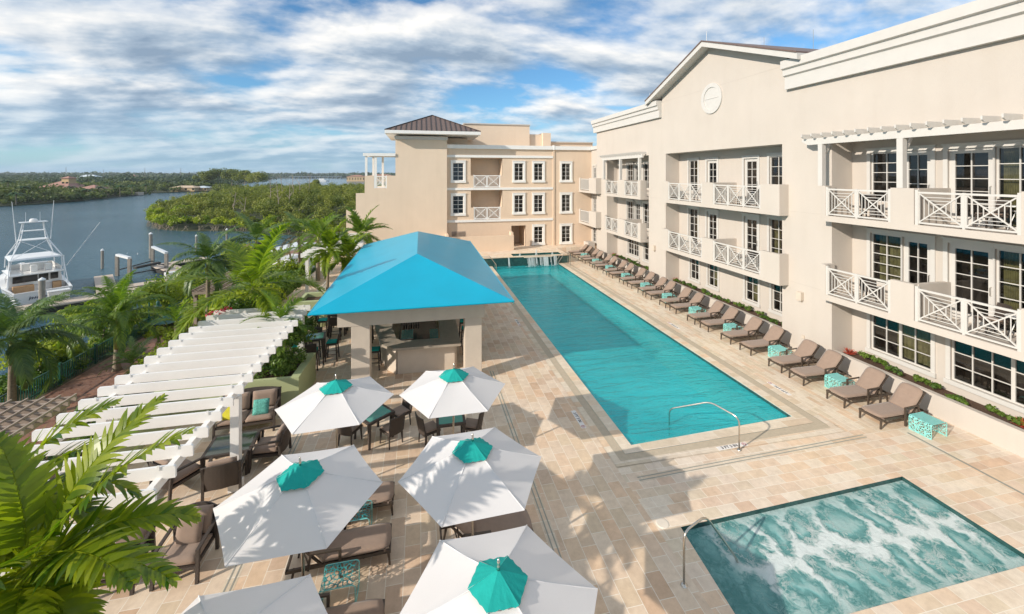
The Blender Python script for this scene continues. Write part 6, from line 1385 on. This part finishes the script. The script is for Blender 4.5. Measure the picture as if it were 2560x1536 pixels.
# flybridge
m = MB(); m.box(3.2, 8.0, -1.85, 1.85, 2.92, 3.05); m.add([(3.4, 1.8, 3.05), (7.6, 1.6, 3.05), (7.4, 1.6, 3.75), (3.4, 1.75, 3.6), (3.4, -1.8, 3.05), (7.6, -1.6, 3.05), (7.4, -1.6, 3.75), (3.4, -1.75, 3.6)], [(0, 1, 2, 3), (4, 5, 6, 7), (1, 5, 6, 2)]); m.build('flybridge', HULL, B)
m = MB(); m.box(5.5, 6.3, -1.1, .8, 3.05, 4.0); m.box(4.4, 4.9, -.2, .3, 3.05, 3.9); m.box(4.4, 4.9, -1.2, -.7, 3.05, 3.9); m.build('helm_seats', HULL, B, bevel=.05); m = MB(); m.box(6.31, 6.5, -1.0, .7, 3.6, 4.0); m.build('console', BLACKG, B)
m = MB(); m.add([(3.2, 1.85, 5.0), (7.2, 1.75, 5.05), (7.2, -1.75, 5.05), (3.2, -1.85, 5.0), (3.4, 1.6, 5.18), (7.0, 1.5, 5.22), (7.0, -1.5, 5.22), (3.4, -1.6, 5.18)], [(0, 1, 2, 3), (4, 5, 6, 7), (0, 1, 5, 4), (1, 2, 6, 5), (2, 3, 7, 6), (3, 0, 4, 7)]); m.build('hardtop', HULL, B)
TUBE = plain('white tower pipe', (.78, .80, .82), .25)
m = MB()
for s_ in (-1, 1):
    for x0 in (3.3, 7.0): m.tube([(x0, s_ * 1.75, 3.6), (x0, s_ * 1.7, 5.0)], .04, 6); 
    m.tube([(3.3, s_ * 1.75, 5.15), (4.6, s_ * .95, 7.4), (5.0, s_ * .75, 8.9)], .045, 6); m.tube([(7.0, s_ * 1.65, 5.15), (5.9, s_ * .95, 7.4), (5.6, s_ * .7, 9.8)], .045, 6)
    m.tube([(3.3, s_ * 1.9, 1.4), (3.3, s_ * 1.85, 5.1)], .045, 6); m.tube([(2.6, s_ * 2.05, 1.4), (3.3, s_ * 1.8, 4.9)], .04, 6); m.tube([(4.6, s_ * .95, 7.4), (7.0, s_ * 1.65, 5.2)], .03, 5); m.tube([(5.9, s_ * .95, 7.4), (3.3, s_ * 1.7, 5.2)], .03, 5); m.tube([(5.0, s_ * .75, 8.9), (5.0, s_ * .7, 9.8)], .035, 5)
m.tube([(3.4, 1.6, 5.2), (4.6, -.9, 7.3)], .03, 5); m.tube([(3.4, -1.6, 5.2), (4.6, .9, 7.3)], .03, 5)
m.build('tower_frame', TUBE, B)
m = MB(); m.box(4.5, 6.1, -1.0, 1.0, 7.36, 7.46); m.box(4.9, 5.8, -.8, .8, 8.6, 8.68); m.box(4.7, 5.9, -.95, .95, 9.8, 9.88); m.build('tower_platform', HULL, B)
m = MB(); m.lathe([(0, 0), (.3, 0), (.3, .25), (.2, .42), (0, .46)], (5.3, 0, 9.88), 14); m.build('radar_dome', HULL, B, smooth=True)
for s_, p, q in ((1, (5.0, 1.2, 7.3), (4.8, 1.5, 12.8)), (-1, (5.2, -1.2, 7.3), (5.0, -1.4, 12.8)), (1, (4.2, -2.2, 3.4), (3.2, -4.6, 9.4))):
    m = MB(); m.tube([p, q], .045, 6, r2=.02); m.build('outrigger', TUBE, B)
for p in ((5.6, .5), (5.6, -.5)): m = MB(); m.tube([(p[0], p[1], 9.8), (p[0], p[1], 11.2)], .015, 5); m.build('antenna', TUBE, B)
me = text_mesh('REEL', .5, Matrix.Rotation(R(90), 4, 'X') @ Matrix.Identity(4)); 
NAVY = plain('navy lettering', (.02, .03, .08), .4)
def transom_text():
    M_ = Matrix.Translation((-.02, .2, .82)) @ Matrix.Rotation(R(-90), 4, 'Z') @ Matrix.Rotation(R(90), 4, 'X')
    m = MB(); rs = random.Random(2)
    for k in range(7):   # illegible script seen in the photo: slanted dark strokes
        x = -.75 + k * .17; h = .22 if k else .34
        m.bar((x, -h / 2, 0), (x + .07, h / 2, 0), .05, .01, up=(0, 0, 1)); m.bar((x + .05, -h / 4, 0), (x + .15, h / 4, 0), .035, .01, up=(0, 0, 1))
    m.v = [tuple(M_ @ Vector(v)) for v in m.v]; return m
transom_text().build('lettering', NAVY, B)
bpy.data.meshes.remove(me)
for ch in B.children_recursive:
    for v_ in ch.data.vertices:
        if v_.co.z > 1.45: v_.co.z = 1.45 + (v_.co.z - 1.45) * .74
x, y, z = atd(735, 596, 46)
t = thing('motor_boat', (x, y, WZ), 'white motor boat moored behind the thin tall palm', 'boat', rz=R(70)); m = MB(); m.prism([(-4, -1.6), (3, -1.6), (5, 0), (3, 1.6), (-4, 1.6)], 0, 1.5); m.build('hull', HULL, t); m = MB(); m.box(-2, 2, -1.2, 1.2, 1.5, 3.2); m.box(-3.2, 2.2, -1.3, 1.3, 4.6, 4.8); m.box(-2.4, 1, -1.0, 1.0, 3.2, 3.7); m.build('cabin', HULL, t, bevel=.08); m = MB(); m.box(-4.01, 5, -1.62, 1.62, .1, .35); m.build('waterline_stripe', plain('aqua stripe', (.1, .5, .45), .4), t) if 0 else None
# ------------------------------------------------------------------ DOCKS
DZ = -4.3
def dock(pts, label, w=2.0, name='dock'):
    (x0, y0), (x1, y1) = pts; t = thing(name, (x0, y0, DZ), label, 'dock', 'floating docks'); dx, dy = x1 - x0, y1 - y0; L = math.hypot(dx, dy)
    m = MB(); m.bar((0, 0, -.06), (dx, dy, -.06), w, .12); m.build('deck', DOCKM, t); m = MB(); m.bar((0, 0, -.37), (dx, dy, -.37), w - .06, .48); m.build('float', plain('black float', (.03, .028, .025), .8), t); return t
dock(((-39.5, 41.7), (-27.5, 51.6)), 'long beige dock running past the stern of the fishing yacht', 2.2)
dock(((-30.5, 49.5), (-36.5, 58.5)), 'grey dock finger beside the fishing yacht', 1.6)
dock(((-30.8, 52.2), (-25.5, 56.5)), 'beige dock section right of the royal palm', 1.6)
dock(((-33.5, 63.8), (-26.5, 57.0)), 'beige dock behind the boat lift', 2.0); dock(((-28.0, 70.3), (-22.5, 66.5)), 'beige dock end beyond the dark windswept palm', 2.2); dock(((-33.5, 63.8), (-30, 68)), 'short dock end with the white capped pile', 1.8)
def pile(x, y, h, label, r=.17, cap=True, name='mooring_pile', mt=CONC):
    t = thing(name, (x, y, WZ - .5), label, 'pile', 'mooring piles'); m = MB(); m.tube([(0, 0, 0), (0, 0, h + .5)], r, 10); m.build('pile', mt, t)
    if cap: m = MB(); m.lathe([(r * 1.15, 0), (r * 1.15, .1), (0, .3)], (0, 0, h + .5), 12); m.build('cap', HULL, t)
for (px, py, d, h, lab) in ((105, 765, 40.5, 3.0, 'square grey pile at the stern of the fishing yacht'), (256, 672, 56, 2.4, 'white capped pile behind the royal palm crown'), (377, 662, 63, 3.6, 'thick white capped pile beside the boat lift'), (491, 640, 67, 2.7, 'white capped pile left of the dark windswept palm'), (567, 632, 71, 3.2, 'white capped pile at the right dock end')):
    x, y = at(px, py, DZ) if px == 105 else atd(px, py, d)[:2]; pile(x, y, h, lab, .22 if px in (105, 377) else .16)
lx = [at(cl_[0], cl_[1], WZ) for cl_ in ((293, 690), (324, 700), (382, 665), (416, 684))]
t = thing('boat_lift', (*lx[0], WZ), 'boat lift with four posts, white beams and a dark cradle', 'boat lift'); o0 = Vector((*lx[0], WZ))
for (x, y) in lx: m = MB(); m.box(x - o0.x - .16, x - o0.x + .16, y - o0.y - .16, y - o0.y + .16, -.5, 2.5); m.build('post', CONC, t)
for a, b in ((0, 1), (2, 3)): m = MB(); m.bar(Vector((*lx[a], WZ + 2.6)) - o0, Vector((*lx[b], WZ + 2.6)) - o0, .35, .25); m.build('beam', HULL, t)
m = MB(); p, q = (Vector((*lx[0], WZ + .9)) + Vector((*lx[1], WZ + .9))) / 2 - o0, (Vector((*lx[2], WZ + .9)) + Vector((*lx[3], WZ + .9))) / 2 - o0; m.bar(p.lerp(q, .3), q, .5, .25); m.bar(Vector((*lx[0], WZ + .7)) - o0, Vector((*lx[2], WZ + .7)) - o0, .12, .12); m.bar(Vector((*lx[1], WZ + .7)) - o0, Vector((*lx[3], WZ + .7)) - o0, .12, .12); m.build('cradle', plain('dark cradle', (.05, .045, .04), .7), t)
for f in ((318, 634), (344, 637), (408, 633)): x, y, z = atd(*f, 63); m = MB(); m.tube([(x - o0.x, y - o0.y, .8), (x - o0.x, y - o0.y, z - WZ)], .05, 6); m.build('guide_pole', HULL, t)
x, y = at(147, 750, DZ); t = thing('dock_box', (x, y, DZ), 'white fibreglass dock box standing at the yacht stern', 'box', rz=R(40)); m = MB(); m.box(-.7, .7, -.35, .35, 0, .85); m.build('box', HULL, t, bevel=.04); m = MB(); m.box(-.74, .74, -.4, .4, .86, .95); m.build('lid', HULL, t, bevel=.03)
x, y = at(438, 694, DZ); t = thing('dock_box', (x, y, DZ), 'white dock box on the dock right of the boat lift', 'box', rz=R(40)); m = MB(); m.box(-.95, .95, -.35, .35, 0, .7); m.build('box', HULL, t, bevel=.04)
x, y, z = atd(420, 792, 31); t = thing('green_parasol', (x, y, -3.6), 'small dark green parasol half hidden among the bank shrubs', 'parasol'); m = MB(); canopy(m, 1.1, z + 3.6 - .25, z + 3.6 + .15, n=4); m.build('canopy', GREENM, t); m = MB(); m.tube([(0, 0, 0), (0, 0, z + 3.6)], .03, 6); m.build('pole', GREENM, t)
# trellis over the brick path, lamp, green fence
def trellis(x0, x1, y0, y1, zt, label):
    t = thing('trellis', ((x0 + x1) / 2, (y0 + y1) / 2, -3.6), label, 'trellis', 'weathered trellises over the brick path')
    for x in (x0 + .3, x1 - .3):
        for y in (y0 + .3, y1 - .3): m = MB(); m.box(x - .1, x + .1, y - .1, y + .1, -3.6, zt - .3); m.build('post', WOODG, t, world=True)
        m = MB(); m.box(x - .06, x + .06, y0, y1, zt - .3, zt - .1); m.build('beam', WOODG, t, world=True)
    m = MB(); y = y0
    while y < y1: m.box(x0, x1, y, y + .05, zt - .1, zt + .06); y += .34
    m.build('rafters', WOODG, t, world=True); m = MB(); x = x0
    while x < x1: m.box(x, x + .05, y0, y1, zt + .062, zt + .13); x += .48
    m.build('battens', WOODG, t, world=True)
trellis(-16.6, -12.2, 8.0, 18.3, -.5, 'weathered brown lattice trellis at the left edge over the brick path')
trellis(-15.4, -11.0, 32.5, 39.5, -.5, 'weathered slatted trellis farther along the path by the palms')
x, y = at(373, 800, -3.2); t = thing('street_lamp', (x, y, -3.7), 'dark green lamp post with hooked arm and bell shade by the water', 'street lamp'); zt = atd(373, 752, F * (H + 3.2) / (800 - HY))[2] + 3.7
m = MB(); m.lathe([(.12, 0), (.12, .4), (.06, .5), (.05, zt)], n=10); m.build('post', GREENM, t); m = MB(); m.tube([(0, 0, zt), (.15, 0, zt + .12), (.5, 0, zt + .1), (.55, 0, zt - .05)], .035, 6); m.build('arm', GREENM, t); m = MB(); m.lathe([(.04, .3), (.12, .2), (.16, .02), (.26, -.12), (.0, -.12)], (.55, 0, zt - .35), 12); m.build('lamp_shade', GREENM, t)
t = thing('fence', (-18.75, 30, -3.6), 'dark green metal railing along the river side of the brick path', 'fence'); m = MB()
for z in (-2.6, -3.4): m.bar((-18.8, 12, z), (-18.8, 42, z), .06, .05)
m.build('rails', GREENM, t, world=True); m = MB(); y = 12
while y < 42: m.box(-18.815, -18.785, y, y + .03, -3.58, -2.6); y += .14
m.build('balusters', GREENM, t, world=True)
for k in range(13): m = MB(); y = 12 + 2.5 * k; m.box(-18.85, -18.75, y - .05, y + .05, -3.6, -2.45); m.build('post', GREENM, t, world=True)
hz_m, hz_t, hz_o = nt('haze air'); pv = N(hz_t, 'ShaderNodeVolumePrincipled'); pv.inputs['Color'].default_value = (.80, .88, 1, 1); pv.inputs['Density'].default_value = .00015; pv.inputs['Anisotropy'].default_value = .2
hz_t.links.new(pv.outputs[0], hz_o.inputs['Volume'])
m = MB(); m.box(-7400, 7400, -400, 9400, WZ - 2.5, 17.5); ho = m.build('haze', hz_m); ho['kind'] = 'stuff'
# ------------------------------------------------------------------ SKY, SUN, CAMERA
SAZ, SEL = R(68), R(24.5)            # direction the light travels (from +Y towards +X) and sun height
w = bpy.data.worlds.new('World'); S.world = w; w.use_nodes = True; t = w.node_tree; t.nodes.clear()
o = t.nodes.new('ShaderNodeOutputWorld'); bg = t.nodes.new('ShaderNodeBackground')
sky = N(t, 'ShaderNodeTexSky', sky_type='NISHITA', sun_disc=False); sky.sun_elevation = SEL; sky.sun_rotation = SAZ + math.pi; sky.air_density = 1.0; sky.dust_density = .35; sky.ozone_density = 2.5
tc = N(t, 'ShaderNodeTexCoord'); sx = N(t, 'ShaderNodeSeparateXYZ'); t.links.new(tc.outputs['Generated'], sx.inputs[0])
def M_(op, a, b=None, c=None, clamp=False):
    n = N(t, 'ShaderNodeMath', operation=op); n.use_clamp = clamp
    for i, x in enumerate((a, b, c)):
        if x is None: continue
        if isinstance(x, (int, float)): n.inputs[i].default_value = x
        else: t.links.new(x, n.inputs[i])
    return n.outputs[0]
zc = M_('MAXIMUM', sx.outputs[2], .0); zz = M_('ADD', zc, .24)
u = M_('DIVIDE', sx.outputs[0], zz); v = M_('DIVIDE', sx.outputs[1], zz)
cb = N(t, 'ShaderNodeCombineXYZ'); t.links.new(u, cb.inputs[0]); t.links.new(v, cb.inputs[1])
mp = N(t, 'ShaderNodeMapping'); mp.inputs['Rotation'].default_value = (0, 0, R(-24)); mp.inputs['Scale'].default_value = (.95, 1.35, 1); mp.inputs['Location'].default_value = (3.1, .2, 0); t.links.new(cb.outputs[0], mp.inputs[0])
n1 = N(t, 'ShaderNodeTexNoise', i_Scale=1.15, i_Detail=8, i_Roughness=.54, i_Distortion=.10); t.links.new(mp.outputs[0], n1.inputs['Vector'])
mp2 = N(t, 'ShaderNodeMapping'); mp2.inputs['Location'].default_value = (-.085, -.055, 0); t.links.new(mp.outputs[0], mp2.inputs[0])
n2 = N(t, 'ShaderNodeTexNoise', i_Scale=1.15, i_Detail=8, i_Roughness=.54, i_Distortion=.10); t.links.new(mp2.outputs[0], n2.inputs['Vector'])
big = N(t, 'ShaderNodeTexNoise', i_Scale=.42, i_Detail=2); t.links.new(mp.outputs[0], big.inputs['Vector'])
dens = M_('ADD', n1.outputs[0], M_('MULTIPLY', M_('SUBTRACT', big.outputs[0], .5), .35))
# more open blue toward the right of the view
gap = M_('MULTIPLY', M_('MAXIMUM', sx.outputs[0], 0), -.10); dens = M_('ADD', dens, gap)
mask = ramp(t, [(.365, 0), (.44, .7), (.52, 1)], dens)
dif = M_('SUBTRACT', n1.outputs[0], n2.outputs[0])
thick = ramp(t, [(.46, 0), (.64, 1)], dens)
lit = M_('SUBTRACT', M_('ADD', M_('MULTIPLY', dif, 6.0), .58), M_('MULTIPLY', thick.outputs[0], .42), clamp=True)
cc_ = ramp(t, [(0, (.20, .27, .36)), (.30, (.31, .38, .46)), (.62, (.53, .56, .59)), (1, (.73, .715, .69))], lit)
SKYS = .085
skys = N(t, 'ShaderNodeVectorMath', operation='SCALE', i_Scale=SKYS); t.links.new(sky.outputs[0], skys.inputs[0])
tintn = mixc(t, 1.0, skys.outputs[0], (.74, 1.10, 1.28), 'MULTIPLY')
hz = ramp(t, [(0, .55), (.05, .8), (.16, 1)], zc)
mk = M_('MULTIPLY', mask.outputs[0], hz.outputs[0])
col = mixc(t, mk, tintn, cc_.outputs[0])
hm = ramp(t, [(0, .8), (.03, .5), (.14, .0)], zc)
col = mixc(t, hm.outputs[0], col, (.25, .38, .52))
t.links.new(col, bg.inputs[0]); bg.inputs[1].default_value = 1.22; t.links.new(bg.outputs[0], o.inputs[0])
sd = bpy.data.lights.new('sun', 'SUN'); sd.energy = 4.05; sd.angle = R(.5); sd.color = (1, .905, .79)
so = bpy.data.objects.new('sun', sd); COL.objects.link(so)
dv = Vector((math.sin(SAZ) * math.cos(SEL), math.cos(SAZ) * math.cos(SEL), -math.sin(SEL))); so.rotation_euler = dv.to_track_quat('-Z', 'Y').to_euler()
cd = bpy.data.cameras.new('camera'); co = bpy.data.objects.new('camera', cd); COL.objects.link(co)
co.location = (0, 0, H); co.rotation_euler = (R(90), 0, -YAW); cd.sensor_fit = 'HORIZONTAL'; cd.sensor_width = 36; cd.lens = F / 2560 * 36
cd.shift_y = -(768 - HY) / 2560; cd.clip_start = .1; cd.clip_end = 20000; S.camera = co
S.view_settings.view_transform = 'Standard'; S.view_settings.look = 'None'; S.view_settings.exposure = .27; S.view_settings.gamma = 1
S.render.engine = 'CYCLES'; S.render.resolution_x = 1024; S.render.resolution_y = 614
S.cycles.transparent_max_bounces = 16; S.cycles.max_bounces = 6; S.cycles.caustics_refractive = False; S.cycles.caustics_reflective = False
